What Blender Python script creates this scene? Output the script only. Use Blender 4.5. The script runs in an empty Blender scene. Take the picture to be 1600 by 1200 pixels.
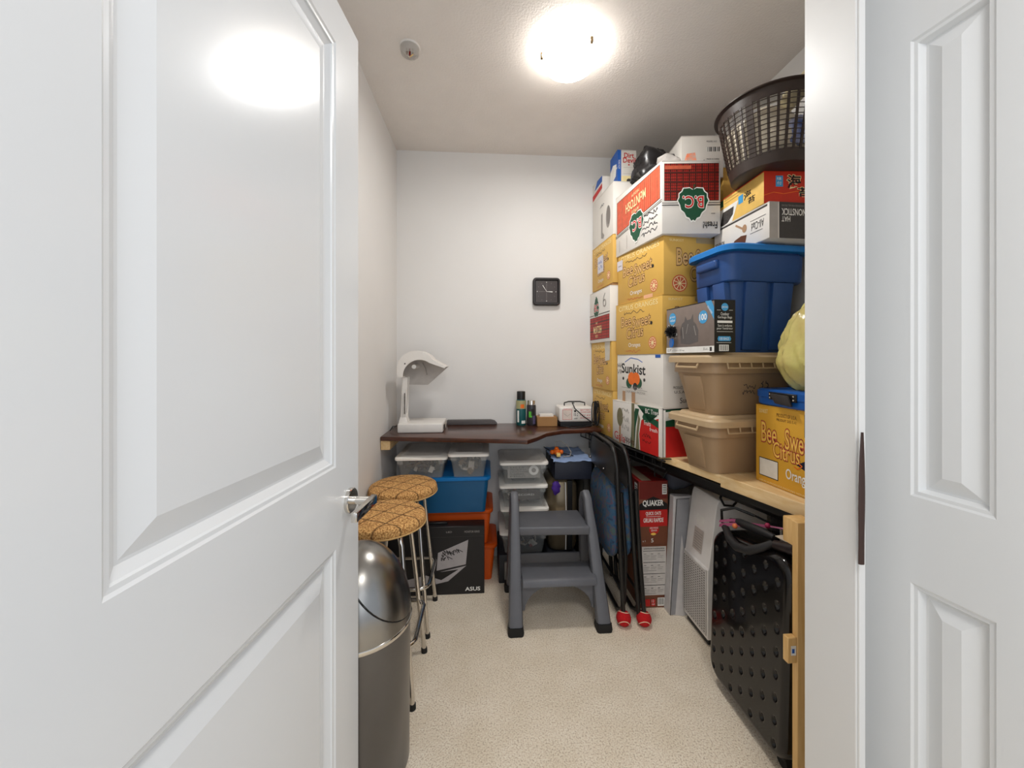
import bpy, bmesh, math, random
from mathutils import Vector, Matrix
S = bpy.context.scene
C = S.collection
PI = math.pi
# ---------------------------------------------------------------- camera, world, light, exposure
cam_d = bpy.data.cameras.new('camera')
cam = bpy.data.objects.new('camera', cam_d); C.objects.link(cam)
cam_d.sensor_width = 36.0
cam_d.lens = 36.0 * 600 / 1600
cam_d.shift_y = -39 / 1600
cam_d.clip_start = 0.02
cam.location = (0, 0, 1.22)
cam.rotation_euler = (PI / 2, 0, -math.atan(41 / 600))
S.camera = cam
S.view_settings.view_transform = 'Standard'
S.view_settings.look = 'None'
S.view_settings.gamma = 1
S.view_settings.use_curve_mapping = False
S.view_settings.exposure = -0.16
w = bpy.data.worlds.new('world'); S.world = w; w.use_nodes = True
w.node_tree.nodes['Background'].inputs[0].default_value = (0.80, 0.88, 1.0, 1)
w.node_tree.nodes['Background'].inputs[1].default_value = 0.9
def area(name, loc, rot, sx, sy, power, col):
    d = bpy.data.lights.new(name, 'AREA'); d.shape = 'RECTANGLE'; d.size = sx; d.size_y = sy
    d.energy = power; d.color = col
    o = bpy.data.objects.new(name, d); C.objects.link(o); o.location = loc; o.rotation_euler = rot
    return o
area('hall_window_light', (0.35, -1.45, 1.5), (PI / 2, 0, 0), 1.5, 1.7, 11, (0.90, 0.95, 1.0))
area('hall_fill_light', (0.3, -0.5, 2.45), (0, 0, 0), 0.5, 0.5, 18, (1.0, 0.98, 0.95))  # unseen fill light, added overhead to brighten the carpet
DOME = 15.0

# ---------------------------------------------------------------- materials
def lin(c): return tuple(((x / 255) / 12.92 if x / 255 <= .04045 else ((x / 255 + .055) / 1.055) ** 2.4) for x in c)
MC = {}
def mat(name, rgb, rough=.6, metal=0, var=.06, scale=30, bump=0.0, bscale=None, alpha=1, trans=0, coat=0, emit=0, spec=.5, ior=1.45, sheen=0, tint=None):
    if name in MC: return MC[name]
    m = bpy.data.materials.new(name); m.use_nodes = True
    nt = m.node_tree; N = nt.nodes; L = nt.links; p = N['Principled BSDF']
    c = lin(rgb)
    tc = N.new('ShaderNodeTexCoord'); nz = N.new('ShaderNodeTexNoise'); nz.inputs['Scale'].default_value = scale; nz.inputs['Detail'].default_value = 4
    L.new(tc.outputs['Object'], nz.inputs['Vector'])
    r = N.new('ShaderNodeValToRGB'); L.new(nz.outputs['Fac'], r.inputs['Fac'])
    r.color_ramp.elements[0].position = .3; r.color_ramp.elements[1].position = .7
    c2 = lin(tint) if tint else c
    r.color_ramp.elements[0].color = tuple(x * (1 - var) for x in c2) + (1,)
    r.color_ramp.elements[1].color = tuple(min(1, x * (1 + var)) for x in c) + (1,)
    L.new(r.outputs['Color'], p.inputs['Base Color'])
    p.inputs['Roughness'].default_value = rough; p.inputs['Metallic'].default_value = metal
    p.inputs['Alpha'].default_value = alpha; p.inputs['Transmission Weight'].default_value = trans
    p.inputs['Coat Weight'].default_value = coat; p.inputs['Specular IOR Level'].default_value = spec; p.inputs['IOR'].default_value = ior
    if sheen: p.inputs['Sheen Weight'].default_value = sheen
    if emit:
        p.inputs['Emission Color'].default_value = c + (1,); p.inputs['Emission Strength'].default_value = emit
    if bump:
        n2 = N.new('ShaderNodeTexNoise'); n2.inputs['Scale'].default_value = bscale or scale; n2.inputs['Detail'].default_value = 5
        L.new(tc.outputs['Object'], n2.inputs['Vector'])
        b = N.new('ShaderNodeBump'); b.inputs['Strength'].default_value = bump; b.inputs['Distance'].default_value = .004
        L.new(n2.outputs['Fac'], b.inputs['Height']); L.new(b.outputs['Normal'], p.inputs['Normal'])
    MC[name] = m; return m
def wood(name, a, b, axis=(2, 14, 14), rough=.5, coat=0):
    if name in MC: return MC[name]
    m = bpy.data.materials.new(name); m.use_nodes = True
    nt = m.node_tree; N = nt.nodes; L = nt.links; p = N['Principled BSDF']
    tc = N.new('ShaderNodeTexCoord'); mp = N.new('ShaderNodeMapping'); mp.inputs['Scale'].default_value = axis
    L.new(tc.outputs['Object'], mp.inputs['Vector'])
    nz = N.new('ShaderNodeTexNoise'); nz.inputs['Scale'].default_value = 3; nz.inputs['Detail'].default_value = 8; nz.inputs['Distortion'].default_value = 1.2
    L.new(mp.outputs['Vector'], nz.inputs['Vector'])
    r = N.new('ShaderNodeValToRGB'); r.color_ramp.elements[0].position = .3; r.color_ramp.elements[1].position = .72
    r.color_ramp.elements[0].color = lin(a) + (1,); r.color_ramp.elements[1].color = lin(b) + (1,)
    L.new(nz.outputs['Fac'], r.inputs['Fac']); L.new(r.outputs['Color'], p.inputs['Base Color'])
    p.inputs['Roughness'].default_value = rough; p.inputs['Coat Weight'].default_value = coat
    MC[name] = m; return m
def carpet_mat():
    m = bpy.data.materials.new('carpet'); m.use_nodes = True
    nt = m.node_tree; N = nt.nodes; L = nt.links; p = N['Principled BSDF']
    tc = N.new('ShaderNodeTexCoord')
    a = N.new('ShaderNodeTexNoise'); a.inputs['Scale'].default_value = 190; a.inputs['Detail'].default_value = 8; a.inputs['Roughness'].default_value = .85
    b = N.new('ShaderNodeTexNoise'); b.inputs['Scale'].default_value = 7; b.inputs['Detail'].default_value = 3
    for n in (a, b): L.new(tc.outputs['Object'], n.inputs['Vector'])
    r = N.new('ShaderNodeValToRGB'); E = r.color_ramp.elements
    E[0].position = .40; E[0].color = lin((172, 152, 127)) + (1,)
    E[1].position = .58; E[1].color = lin((255, 248, 232)) + (1,)
    e = E.new(.48); e.color = lin((246, 230, 208)) + (1,)
    r2 = N.new('ShaderNodeValToRGB'); r2.color_ramp.elements[0].position = .3; r2.color_ramp.elements[1].position = .7
    r2.color_ramp.elements[0].color = (.90, .88, .84, 1); r2.color_ramp.elements[1].color = (1, 1, 1, 1)
    L.new(a.outputs['Fac'], r.inputs['Fac']); L.new(b.outputs['Fac'], r2.inputs['Fac'])
    mx = N.new('ShaderNodeMix'); mx.data_type = 'RGBA'; mx.blend_type = 'MULTIPLY'; mx.inputs['Factor'].default_value = 1
    L.new(r.outputs['Color'], mx.inputs[6]); L.new(r2.outputs['Color'], mx.inputs[7]); L.new(mx.outputs[2], p.inputs['Base Color'])
    p.inputs['Roughness'].default_value = 1; p.inputs['Specular IOR Level'].default_value = .1
    bp = N.new('ShaderNodeBump'); bp.inputs['Strength'].default_value = .5; bp.inputs['Distance'].default_value = .006
    L.new(a.outputs['Fac'], bp.inputs['Height']); L.new(bp.outputs['Normal'], p.inputs['Normal'])
    return m
def floral_mat():
    m = bpy.data.materials.new('floral_blue_fabric'); m.use_nodes = True
    nt = m.node_tree; N = nt.nodes; L = nt.links; p = N['Principled BSDF']
    tc = N.new('ShaderNodeTexCoord'); v = N.new('ShaderNodeTexNoise'); v.inputs['Scale'].default_value = 22; v.inputs['Detail'].default_value = 3; v.inputs['Distortion'].default_value = 1.5
    L.new(tc.outputs['Object'], v.inputs['Vector'])
    r = N.new('ShaderNodeValToRGB'); E = r.color_ramp.elements
    E[0].position = .3; E[0].color = lin((38, 52, 78)) + (1,); E[1].position = .75; E[1].color = lin((44, 100, 128)) + (1,)
    for ps, c in ((.42, (46, 84, 112)), (.5, (58, 78, 104)), (.56, (92, 66, 84)), (.6, (58, 96, 96)), (.66, (84, 78, 70))):
        e = E.new(ps); e.color = lin(c) + (1,)
    L.new(v.outputs['Fac'], r.inputs['Fac']); L.new(r.outputs['Color'], p.inputs['Base Color']); p.inputs['Roughness'].default_value = .95
    return m
def weave_mat():
    m = bpy.data.materials.new('woven_tan_fabric'); m.use_nodes = True
    nt = m.node_tree; N = nt.nodes; L = nt.links; p = N['Principled BSDF']
    tc = N.new('ShaderNodeTexCoord'); nz = N.new('ShaderNodeTexNoise'); nz.inputs['Scale'].default_value = 170; nz.inputs['Detail'].default_value = 2
    L.new(tc.outputs['Object'], nz.inputs['Vector'])
    r = N.new('ShaderNodeValToRGB'); r.color_ramp.elements[0].position = .35; r.color_ramp.elements[1].position = .65
    r.color_ramp.elements[0].color = lin((150, 98, 48)) + (1,); r.color_ramp.elements[1].color = lin((232, 184, 116)) + (1,)
    L.new(nz.outputs['Fac'], r.inputs['Fac'])
    # woven dark check lines, a regular grid in the cloth
    prev = r.outputs['Color']
    for ang in (.55, .55 + PI / 2.2):
        mp = N.new('ShaderNodeMapping'); mp.inputs['Rotation'].default_value = (0, 0, ang); L.new(tc.outputs['Object'], mp.inputs['Vector'])
        wv = N.new('ShaderNodeTexWave'); wv.inputs['Scale'].default_value = 3.9; wv.bands_direction = 'X'; L.new(mp.outputs['Vector'], wv.inputs['Vector'])
        rr = N.new('ShaderNodeValToRGB'); rr.color_ramp.elements[0].position = .006; rr.color_ramp.elements[1].position = .022
        rr.color_ramp.elements[0].color = (.8, .8, .8, 1); rr.color_ramp.elements[1].color = (0, 0, 0, 1)
        L.new(wv.outputs['Color'], rr.inputs['Fac'])
        mx = N.new('ShaderNodeMix'); mx.data_type = 'RGBA'; L.new(rr.outputs['Color'], mx.inputs['Factor']); L.new(prev, mx.inputs[6]); mx.inputs[7].default_value = lin((84, 52, 22)) + (1,)
        prev = mx.outputs[2]
    L.new(prev, p.inputs['Base Color'])
    bp = N.new('ShaderNodeBump'); bp.inputs['Strength'].default_value = .8; bp.inputs['Distance'].default_value = .004
    L.new(nz.outputs['Fac'], bp.inputs['Height']); L.new(bp.outputs['Normal'], p.inputs['Normal']); p.inputs['Roughness'].default_value = .95
    return m

WALL = mat('wall_paint', (226, 224, 221), .75, var=.015, scale=3, bump=.05, bscale=120)
CEIL = mat('ceiling_texture', (232, 226, 220), .62, var=.02, scale=8, bump=.55, bscale=110)
DOORP = mat('door_paint', (226, 228, 229), .2, var=.01, scale=2, bump=.02, bscale=60)
TRIMP = mat('trim_paint', (228, 228, 227), .38, var=.01, scale=2)
CARPET = carpet_mat(); FLORAL = floral_mat(); WEAVE = weave_mat()
CHROME = mat('chrome', (214, 210, 204), .1, 1, var=.03, scale=5)
STEEL = mat('brushed_steel', (150, 148, 144), .27, 1, var=.08, scale=14)
STEELD = mat('dark_steel_body', (112, 112, 114), .3, 1, var=.06, scale=6)
RUBBER = mat('black_rubber', (22, 21, 21), .7)
BLK = mat('black_metal', (24, 23, 23), .38, 0, var=.1)
BLKP = mat('black_plastic', (20, 20, 21), .45)
GLOSS = mat('gloss_black_shell', (13, 11, 11), .14, coat=.2, spec=.4)
GRAYP = mat('gray_stool_plastic', (96, 97, 102), .42, var=.04, bump=.05, bscale=200)
WHITEP = mat('white_plastic', (226, 222, 216), .4, var=.02)
WHITEC = mat('white_card', (226, 221, 213), .6, var=.02, scale=8)
YELN = mat('vivid_yellow_card', (226, 170, 54), .5, var=.05, scale=6)
YEL = mat('yellow_card', (214, 170, 82), .55, var=.06, scale=6)
BROWNC = mat('brown_card', (164, 122, 76), .75, var=.06, scale=9)
TAPE = mat('brown_tape', (176, 152, 112), .35)
TAN = mat('tan_tote', (166, 138, 106), .42, var=.03, scale=6)
TANL = mat('tan_tote_lid', (190, 164, 128), .45, var=.03, scale=6)
BLUET = mat('blue_tote', (40, 78, 138), .4, var=.05, scale=5)
BLUEL = mat('blue_tote_lid', (22, 122, 200), .4, var=.04, scale=5)
TEAL = mat('teal_blue_bin', (6, 84, 128), .42, var=.05, scale=5)
AZURE = mat('azure_bin_rim', (10, 122, 196), .4)
ORNG = mat('orange_bin', (212, 84, 14), .42, var=.05, scale=5)
CLEAR = mat('clear_plastic', (206, 208, 206),   .15, alpha=.13, var=.02)
LIDW = mat('white_lid', (244, 240, 232), .4, var=.02)
PINE = wood('pine_board', (224, 186, 128), (240, 212, 164), (14, 1.5, 14))
PINEV = wood('pine_post', (214, 168, 100), (236, 196, 134), (14, 14, 1.2))
DKWOOD = wood('dark_walnut_board', (46, 24, 17), (92, 50, 32), (1.6, 14, 14), .3, coat=.3)
NAVY = mat('navy_plastic', (32, 36, 50), .5)
DENIM = mat('blue_cloth', (138, 160, 198), .9, var=.1, scale=40, bump=.3)
RED = mat('print_red', (196, 34, 30), .5); REDP = mat('plaid_red', (178, 38, 28), .5, var=.15, scale=60)
GREEN = mat('print_green', (22, 78, 52), .5); BLACKI = mat('print_black', (24, 22, 22), .5)
WHITEI = mat('print_white', (240, 238, 232), .5); MAROON = mat('print_maroon', (82, 28, 20), .5)
GOLDI = mat('print_gold', (246, 204, 92), .5); ORANGEI = mat('print_orange', (236, 112, 28), .5)
PINKI = mat('print_citrus_pink', (206, 96, 66), .5); BLUEI = mat('print_blue', (34, 92, 178), .5)
SKY = mat('print_sky_blue', (70, 160, 214), .5); GRAYI = mat('print_gray', (150, 144, 138), .5)
DGRAY = mat('print_dark_gray', (64, 60, 58), .5); CREAM = mat('print_cream', (244, 226, 168), .5)
BEIGE = mat('print_beige', (176, 138, 104), .55); PENI = mat('pen_ink', (58, 56, 60), .6)
OLIVE = mat('print_olive', (118, 112, 84), .6); BRN = mat('print_brown', (98, 56, 38), .5)
REDSHEEN = mat('plaid_red_sheen', (206, 96, 66), .5, var=.12, scale=60)  # paler plaid red, with the lamp's sheen put into the colour

# ---------------------------------------------------------------- mesh helpers
class M:
    def __init__(s): s.bm = bmesh.new(); s.mi = 0
    def face(s, vs):
        try:
            f = s.bm.faces.new(vs); f.material_index = s.mi; return f
        except ValueError: return None
    def hexa(s, b, t):
        vb = [s.bm.verts.new(p) for p in b]; vt = [s.bm.verts.new(p) for p in t]; n = len(b)
        s.face(vb[::-1]); s.face(vt)
        for i in range(n): s.face((vb[i], vb[(i + 1) % n], vt[(i + 1) % n], vt[i]))
        return s
    def box(s, x0, x1, y0, y1, z0, z1):
        return s.hexa([(x0, y0, z0), (x1, y0, z0), (x1, y1, z0), (x0, y1, z0)], [(x0, y0, z1), (x1, y0, z1), (x1, y1, z1), (x0, y1, z1)])
    def prism(s, poly, a0, a1, axis='y'):
        f = {'y': lambda p, a: (p[0], a, p[1]), 'x': lambda p, a: (a, p[0], p[1]), 'z': lambda p, a: (p[0], p[1], a)}[axis]
        return s.hexa([f(p, a0) for p in poly], [f(p, a1) for p in poly])
    def tube(s, pts, r, n=10, closed=False, cap=True):
        pts = [Vector(p) for p in pts]; rings = []; up = None; K = len(pts)
        for i, p in enumerate(pts):
            a = pts[(i - 1) % K] if (closed or i > 0) else p; b = pts[(i + 1) % K] if (closed or i < K - 1) else p
            t = (b - a).normalized()
            if up is None:
                up = Vector((0, 0, 1)) if abs(t.z) < .9 else Vector((1, 0, 0))
            u = up - t * up.dot(t)
            if u.length < 1e-5: u = t.orthogonal()
            u.normalize(); v = t.cross(u); up = u
            rr = r[i] if isinstance(r, (list, tuple)) else r
            rings.append([s.bm.verts.new(p + (u * math.cos(2 * PI * k / n) + v * math.sin(2 * PI * k / n)) * rr) for k in range(n)])
        for i in range(K if closed else K - 1):
            A, B = rings[i], rings[(i + 1) % K]
            for k in range(n): s.face((A[k], A[(k + 1) % n], B[(k + 1) % n], B[k]))
        if cap and not closed: s.face(rings[0][::-1]); s.face(rings[-1])
        return s
    def lathe(s, prof, cx=0, cy=0, n=32, cap0=True, cap1=True):
        rings = [[s.bm.verts.new((cx + r * math.cos(2 * PI * k / n), cy + r * math.sin(2 * PI * k / n), z)) for k in range(n)] for r, z in prof]
        for A, B in zip(rings, rings[1:]):
            for k in range(n): s.face((A[k], A[(k + 1) % n], B[(k + 1) % n], B[k]))
        if cap0: s.face(rings[0][::-1])
        if cap1: s.face(rings[-1])
        return s
    def loft(s, secs, cap0=True, cap1=True):
        R = [[s.bm.verts.new(p) for p in q] for q in secs]; n = len(R[0])
        for A, B in zip(R, R[1:]):
            for k in range(n): s.face((A[k], A[(k + 1) % n], B[(k + 1) % n], B[k]))
        if cap0: s.face(R[0][::-1])
        if cap1: s.face(R[-1])
        return s
    def ball(s, c, r, n=16, sc=(1, 1, 1)):
        prof = []
        m = n // 2
        R = []
        for i in range(1, m):
            a = -PI / 2 + PI * i / m
            R.append([s.bm.verts.new((c[0] + sc[0] * r * math.cos(a) * math.cos(2 * PI * k / n), c[1] + sc[1] * r * math.cos(a) * math.sin(2 * PI * k / n), c[2] + sc[2] * r * math.sin(a))) for k in range(n)])
        b = s.bm.verts.new((c[0], c[1], c[2] - r * sc[2])); t = s.bm.verts.new((c[0], c[1], c[2] + r * sc[2]))
        for A, B in zip(R, R[1:]):
            for k in range(n): s.face((A[k], A[(k + 1) % n], B[(k + 1) % n], B[k]))
        for k in range(n): s.face((b, R[0][(k + 1) % n], R[0][k])); s.face((t, R[-1][k], R[-1][(k + 1) % n]))
        return s
    def bevel(s, w, seg=2, ang=.5):
        s.bm.normal_update()
        es = [e for e in s.bm.edges if len(e.link_faces) == 2 and e.calc_face_angle(0) > ang]
        bmesh.ops.bevel(s.bm, geom=es, offset=w, segments=seg, profile=.5, affect='EDGES', clamp_overlap=True)
        return s
    def xf(s, mt): bmesh.ops.transform(s.bm, matrix=mt, verts=s.bm.verts); return s
def rrect(cx, cy, hx, hy, r, z, n=5):
    pts = []
    for qx, qy, a0 in ((1, 1, 0), (-1, 1, PI / 2), (-1, -1, PI), (1, -1, 1.5 * PI)):
        for i in range(n + 1):
            a = a0 + PI / 2 * i / n
            pts.append((cx + qx * (hx - r) + r * math.cos(a), cy + qy * (hy - r) + r * math.sin(a), z))
    return pts
W = {}
def finish(name, m, mats, smooth):
    me = bpy.data.meshes.new(name); m.bm.normal_update()
    bmesh.ops.recalc_face_normals(m.bm, faces=m.bm.faces) if not getattr(m, 'norecalc', False) else None
    m.bm.to_mesh(me); m.bm.free()
    for x in (mats if isinstance(mats, (list, tuple)) else [mats]): me.materials.append(x)
    if smooth:
        for p in me.polygons: p.use_smooth = True
        me.set_sharp_from_angle(angle=math.radians(38))
    return me
def thing(name, label, cat, loc, group=None, rz=0):
    o = bpy.data.objects.new(name, None); C.objects.link(o); o.empty_display_size = .05
    o.location = loc; o.rotation_euler = (0, 0, rz); o['label'] = label; o['category'] = cat
    if group: o['group'] = group
    W[o.name] = Matrix.Translation(loc) @ Matrix.Rotation(rz, 4, 'Z')
    return o
def part(name, m, mats, parent, label=None, smooth=True, kind=None):
    mt = W[parent.name]
    m.xf(mt.inverted())
    o = bpy.data.objects.new(name, finish(name, m, mats, smooth)); C.objects.link(o); o.parent = parent
    W[o.name] = mt
    if label: o['label'] = label
    if kind: o['kind'] = kind
    return o
def solo(name, m, mats, label, cat, group=None, smooth=True, kind=None):
    vs = [v.co.copy() for v in m.bm.verts]
    c = Vector((sum(v.x for v in vs) / len(vs), sum(v.y for v in vs) / len(vs), min(v.z for v in vs)))
    m.xf(Matrix.Translation(-c))
    o = bpy.data.objects.new(name, finish(name, m, mats, smooth)); C.objects.link(o); o.location = c
    W[o.name] = Matrix.Translation(c)
    o['label'] = label; o['category'] = cat
    if group: o['group'] = group
    if kind: o['kind'] = kind
    return o
def struct(name, m, mats, smooth=False):
    o = bpy.data.objects.new(name, finish(name, m, mats, smooth)); C.objects.link(o); o['kind'] = 'structure'
    W[o.name] = Matrix.Identity(4); return o
def copy_tree(o, parent=None):
    c = o.copy(); C.objects.link(c)
    if parent: c.parent = parent
    for ch in [x for x in bpy.data.objects if x.parent == o and x is not c]: copy_tree(ch, c)
    return c

# flat print: shapes in a face's own 0..1 frame, laid as a thin skin on the face
TC = {}
def text_mesh(txt, off=0.0):
    k = (txt, off)
    if k in TC: return TC[k]
    cu = bpy.data.curves.new('t', 'FONT'); cu.body = txt; cu.size = 1; cu.resolution_u = 3; cu.offset = off
    o = bpy.data.objects.new('t', cu); C.objects.link(o)
    dg = bpy.context.evaluated_depsgraph_get(); me = o.evaluated_get(dg).to_mesh()
    vs = [(v.co.x, v.co.y) for v in me.vertices]; fs = [tuple(p.vertices) for p in me.polygons]
    o.evaluated_get(dg).to_mesh_clear(); bpy.data.objects.remove(o); bpy.data.curves.remove(cu)
    TC[k] = (vs, fs); return TC[k]
class Art:
    def __init__(s, bl, br, tr, tl, flip=False):
        if flip: bl, br, tr, tl = tr, tl, bl, br
        s.q = [Vector(p) for p in (bl, br, tr, tl)]
        s.n = (s.q[1] - s.q[0]).cross(s.q[3] - s.q[0]).normalized()
        s.m = M(); s.m.norecalc = True; s.mats = []; s.lay = 0
        s.asp = (s.q[1] - s.q[0]).length / (s.q[3] - s.q[0]).length
    def P(s, u, v):
        a, b, c, d = s.q
        return a * (1 - u) * (1 - v) + b * u * (1 - v) + c * u * v + d * (1 - u) * v + s.n * (.0004 + .00003 * s.lay)
    def use(s, m):
        if m not in s.mats: s.mats.append(m)
        s.m.mi = s.mats.index(m)
    def poly(s, pts, m):
        s.lay += 1; s.use(m); s.m.face([s.m.bm.verts.new(s.P(*p)) for p in pts]); return s
    def rect(s, u0, v0, u1, v1, m): return s.poly([(u0, v0), (u1, v0), (u1, v1), (u0, v1)], m)
    def disc(s, u, v, r, m, ry=None, n=18): 
        ry = ry or r * s.asp
        return s.poly([(u + r * math.cos(2 * PI * k / n), v + ry * math.sin(2 * PI * k / n)) for k in range(n)], m)
    def line(s, pts, w, m):
        s.lay += 1; s.use(m); A = s.asp
        for (x0, y0), (x1, y1) in zip(pts, pts[1:]):
            dx, dy = (x1 - x0) * A, (y1 - y0); L = math.hypot(dx, dy) or 1; nx, ny = -dy / L * w / A, dx / L * w
            s.m.face([s.m.bm.verts.new(s.P(*p)) for p in ((x0 - nx, y0 - ny), (x1 - nx, y1 - ny), (x1 + nx, y1 + ny), (x0 + nx, y0 + ny))])
        return s
    def text(s, txt, u0, v0, u1, v1, m, off=0.0, rot=0, shear=0):
        s.lay += 1; s.use(m); vs, fs = text_mesh(txt, off); v0_, _ = text_mesh(txt, 0)
        x0 = min(v[0] for v in v0_); x1 = max(v[0] for v in v0_); y0 = min(v[1] for v in v0_); y1 = max(v[1] for v in v0_)
        cu, cv = (u0 + u1) / 2, (v0 + v1) / 2; cr, sr = math.cos(rot), math.sin(rot); out = []
        for x, y in vs:
            u = u0 + (x - x0) / (x1 - x0) * (u1 - u0); v = v0 + (y - y0) / (y1 - y0) * (v1 - v0)
            v += shear * (u - cu)
            dx, dy = (u - cu) * s.asp, v - cv
            out.append(s.m.bm.verts.new(s.P(cu + (dx * cr - dy * sr) / s.asp, cv + dx * sr + dy * cr)))
        for f in fs: s.m.face([out[i] for i in f])
        return s
    def scrawl(s, u0, v0, u1, v1, m, seed=1, rows=2, w=.006):
        rd = random.Random(seed)
        for r in range(rows):
            vc = v1 - (v1 - v0) * (r + .5) / rows; h = (v1 - v0) / rows * .38; n = 16
            s.line([(u0 + (u1 - u0) * (i + rd.uniform(-.6, .6)) / n, vc + rd.uniform(-h, h)) for i in range(n)], w, m)
        return s
    def done(s, parent, name='printed_artwork'): return part(name, s.m, s.mats, parent, smooth=False)

# ---------------------------------------------------------------- the room
XL, XR, YB, ZC = -.545, 1.306, 2.395, 2.5
struct('floor', M().box(-1.0, 1.9, -1.6, YB + .1, -.08, 0), CARPET)
struct('ceiling', M().box(-1.0, 1.9, -1.6, YB + .1, ZC, ZC + .08), CEIL)
struct('wall_left', M().box(XL - .1, XL, -1.6, YB + .1, 0, ZC), WALL)
struct('wall_back', M().box(XL - .1, XR + .1, YB, YB + .1, 0, ZC), WALL)
struct('wall_right', M().box(XR, XR + .1, .80, YB + .1, 0, ZC), WALL)
struct('wall_front', M().box(.768, XR + .6, .800, .857, 0, ZC), WALL)
# jamb and casing right of the opening
tj = M().box(.750, .7675, .731, .857, 0, ZC).bevel(.0015, 1)
struct('trim_1', tj, TRIMP, True)
struct('trim_2', M().box(.7535, .7676, .727, .7312, 0, 2.2).bevel(.001, 1), TRIMP, True)
struct('trim_3', M().box(-.545, -.41, .17, .262, 0, 2.2).bevel(.002, 1), TRIMP, True)
bb = M().box(XL, XR, YB - .012, YB, 0, .09); struct('baseboard_back', bb, TRIMP)
bb = M().box(XL, XL + .012, .3, YB - .012, 0, .09); struct('baseboard_left', bb, TRIMP)

def panel_door(name, width, height, thick, panels, loc, ang, flipside, stickw=.024, slope=.032):
    """leaf in local x (0..width), face toward -y when flipside False"""
    m = M(); us = [0, width]; z0s = 0
    rings = [(0, 0), (.004, .003), (.010, .0035), (.012, .007), (stickw, .0145), (stickw + .004, .0145), (stickw + .006 + slope, .004)]
    x0, x1 = panels[0][0], panels[0][1]
    def q(a, b, c, d): m.face([m.bm.verts.new(p) for p in (a, b, c, d)])
    def rect(xa, xb, za, zb, y=0): q((xa, y, za), (xb, y, za), (xb, y, zb), (xa, y, zb))
    rect(0, x0, 0, height); rect(x1, width, 0, height)
    zs = [0]
    for p in panels: zs += [p[2], p[3]]
    zs.append(height)
    for a, b in zip(zs[0::2], zs[1::2]): rect(x0, x1, a, b)
    for (xa, xb, za, zb) in panels:
        R = [[m.bm.verts.new(p) for p in ((xa + o, d, za + o), (xb - o, d, za + o), (xb - o, d, zb - o), (xa + o, d, zb - o))] for o, d in rings]
        for A, B in zip(R, R[1:]):
            for k in range(4): m.face((A[k], A[(k + 1) % 4], B[(k + 1) % 4], B[k]))
        m.face(R[-1])
    # back and edges
    t = thick
    rect(0, width, 0, height, t)
    q((0, 0, 0), (0, t, 0), (0, t, height), (0, 0, height)); q((width, 0, 0), (width, t, 0), (width, t, height), (width, 0, height))
    q((0, 0, 0), (width, 0, 0), (width, t, 0), (0, t, 0)); q((0, 0, height), (width, 0, height), (width, t, height), (0, t, height))
    if flipside: m.xf(Matrix.Scale(-1, 4, Vector((0, 1, 0))))
    bmesh.ops.remove_doubles(m.bm, verts=m.bm.verts, dist=1e-5)
    o = bpy.data.objects.new(name, finish(name, m, DOORP, False)); C.objects.link(o)
    o.location = loc; o.rotation_euler = (0, 0, ang); o['kind'] = 'structure'
    W[o.name] = Matrix.Translation(loc) @ Matrix.Rotation(ang, 4, 'Z')
    return o
# left leaf: from hinge (-.395,.29) to free edge (-.327,1.011); moulded face looks to +x
hx, hy, fx, fy = -.395, .290, -.327, 1.011
a1 = math.atan2(fy - hy, fx - hx); Lw = math.hypot(fx - hx, fy - hy)
d1 = panel_door('door_1', Lw, 2.028, .036, [(.122, Lw - .118, .12, .782), (.122, Lw - .118, .967, 1.928)], (hx, hy, .008), a1, False)
# chrome lever set on door_1, built in the door's own frame
T = W['door_1']
def dpart(name, m, mt, parent=d1, label=None):
    o = bpy.data.objects.new(name, finish(name, m, mt, True)); C.objects.link(o); o.parent = parent
    if label: o['label'] = label
    W[o.name] = T; return o
hxl, hz = Lw - .050, .868
def discy(r, y0, y1, n=32):
    return M().lathe([(r, 0), (r, (y1 - y0) * .75), (r * .93, (y1 - y0))], n=n).xf(Matrix.Translation((hxl, y0, hz)) @ Matrix.Rotation(PI / 2, 4, 'X'))
ros = dpart('handle_rosette', discy(.030, 0, -.009 + .018), CHROME)
ros.location.y = -.0
sp = M().tube([(hxl, -.004, hz), (hxl, -.052, hz)], .0095, 16)
dpart('handle_spindle', sp, CHROME)
lv = M().box(hxl - .105, hxl + .012, -.064, -.05, hz - .011, hz + .011).bevel(.002, 2)
dpart('door_handle', lv, CHROME, label='flat chrome lever')
# right leaf
a2 = math.atan2(.49 - .7856, .854 - .8213); L2 = math.hypot(.49 - .7856, .854 - .8213)
d2 = panel_door('door_2', L2, 2.035, .032, [(.088, .207, .12, .775), (.088, .207, .945, 1.835)], (.8213, .7856, .008), a2, False, stickw=.016, slope=.024)
# brown strap caught between jamb and right leaf
sm = M(); secs = []
for i in range(13):
    t = i / 12; z = .812 + .262 * t
    wd = .0012 + .0062 * math.sin(min(1, (1 - t) * 1.15 + .12) * PI * .72); th = .0035 * (1 - .6 * t)
    cx = .7455 + .002 * t; cy = .715
    secs.append([(cx + wd * math.cos(a) , cy + th * math.sin(a), z) for a in [2 * PI * k / 10 for k in range(10)]])
sm.loft(secs)
solo('leather_strap', sm, mat('dark_brown_leather', (58, 38, 32), .5), 'dark brown leather strap end sticking out between white jamb and door', 'strap')

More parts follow.
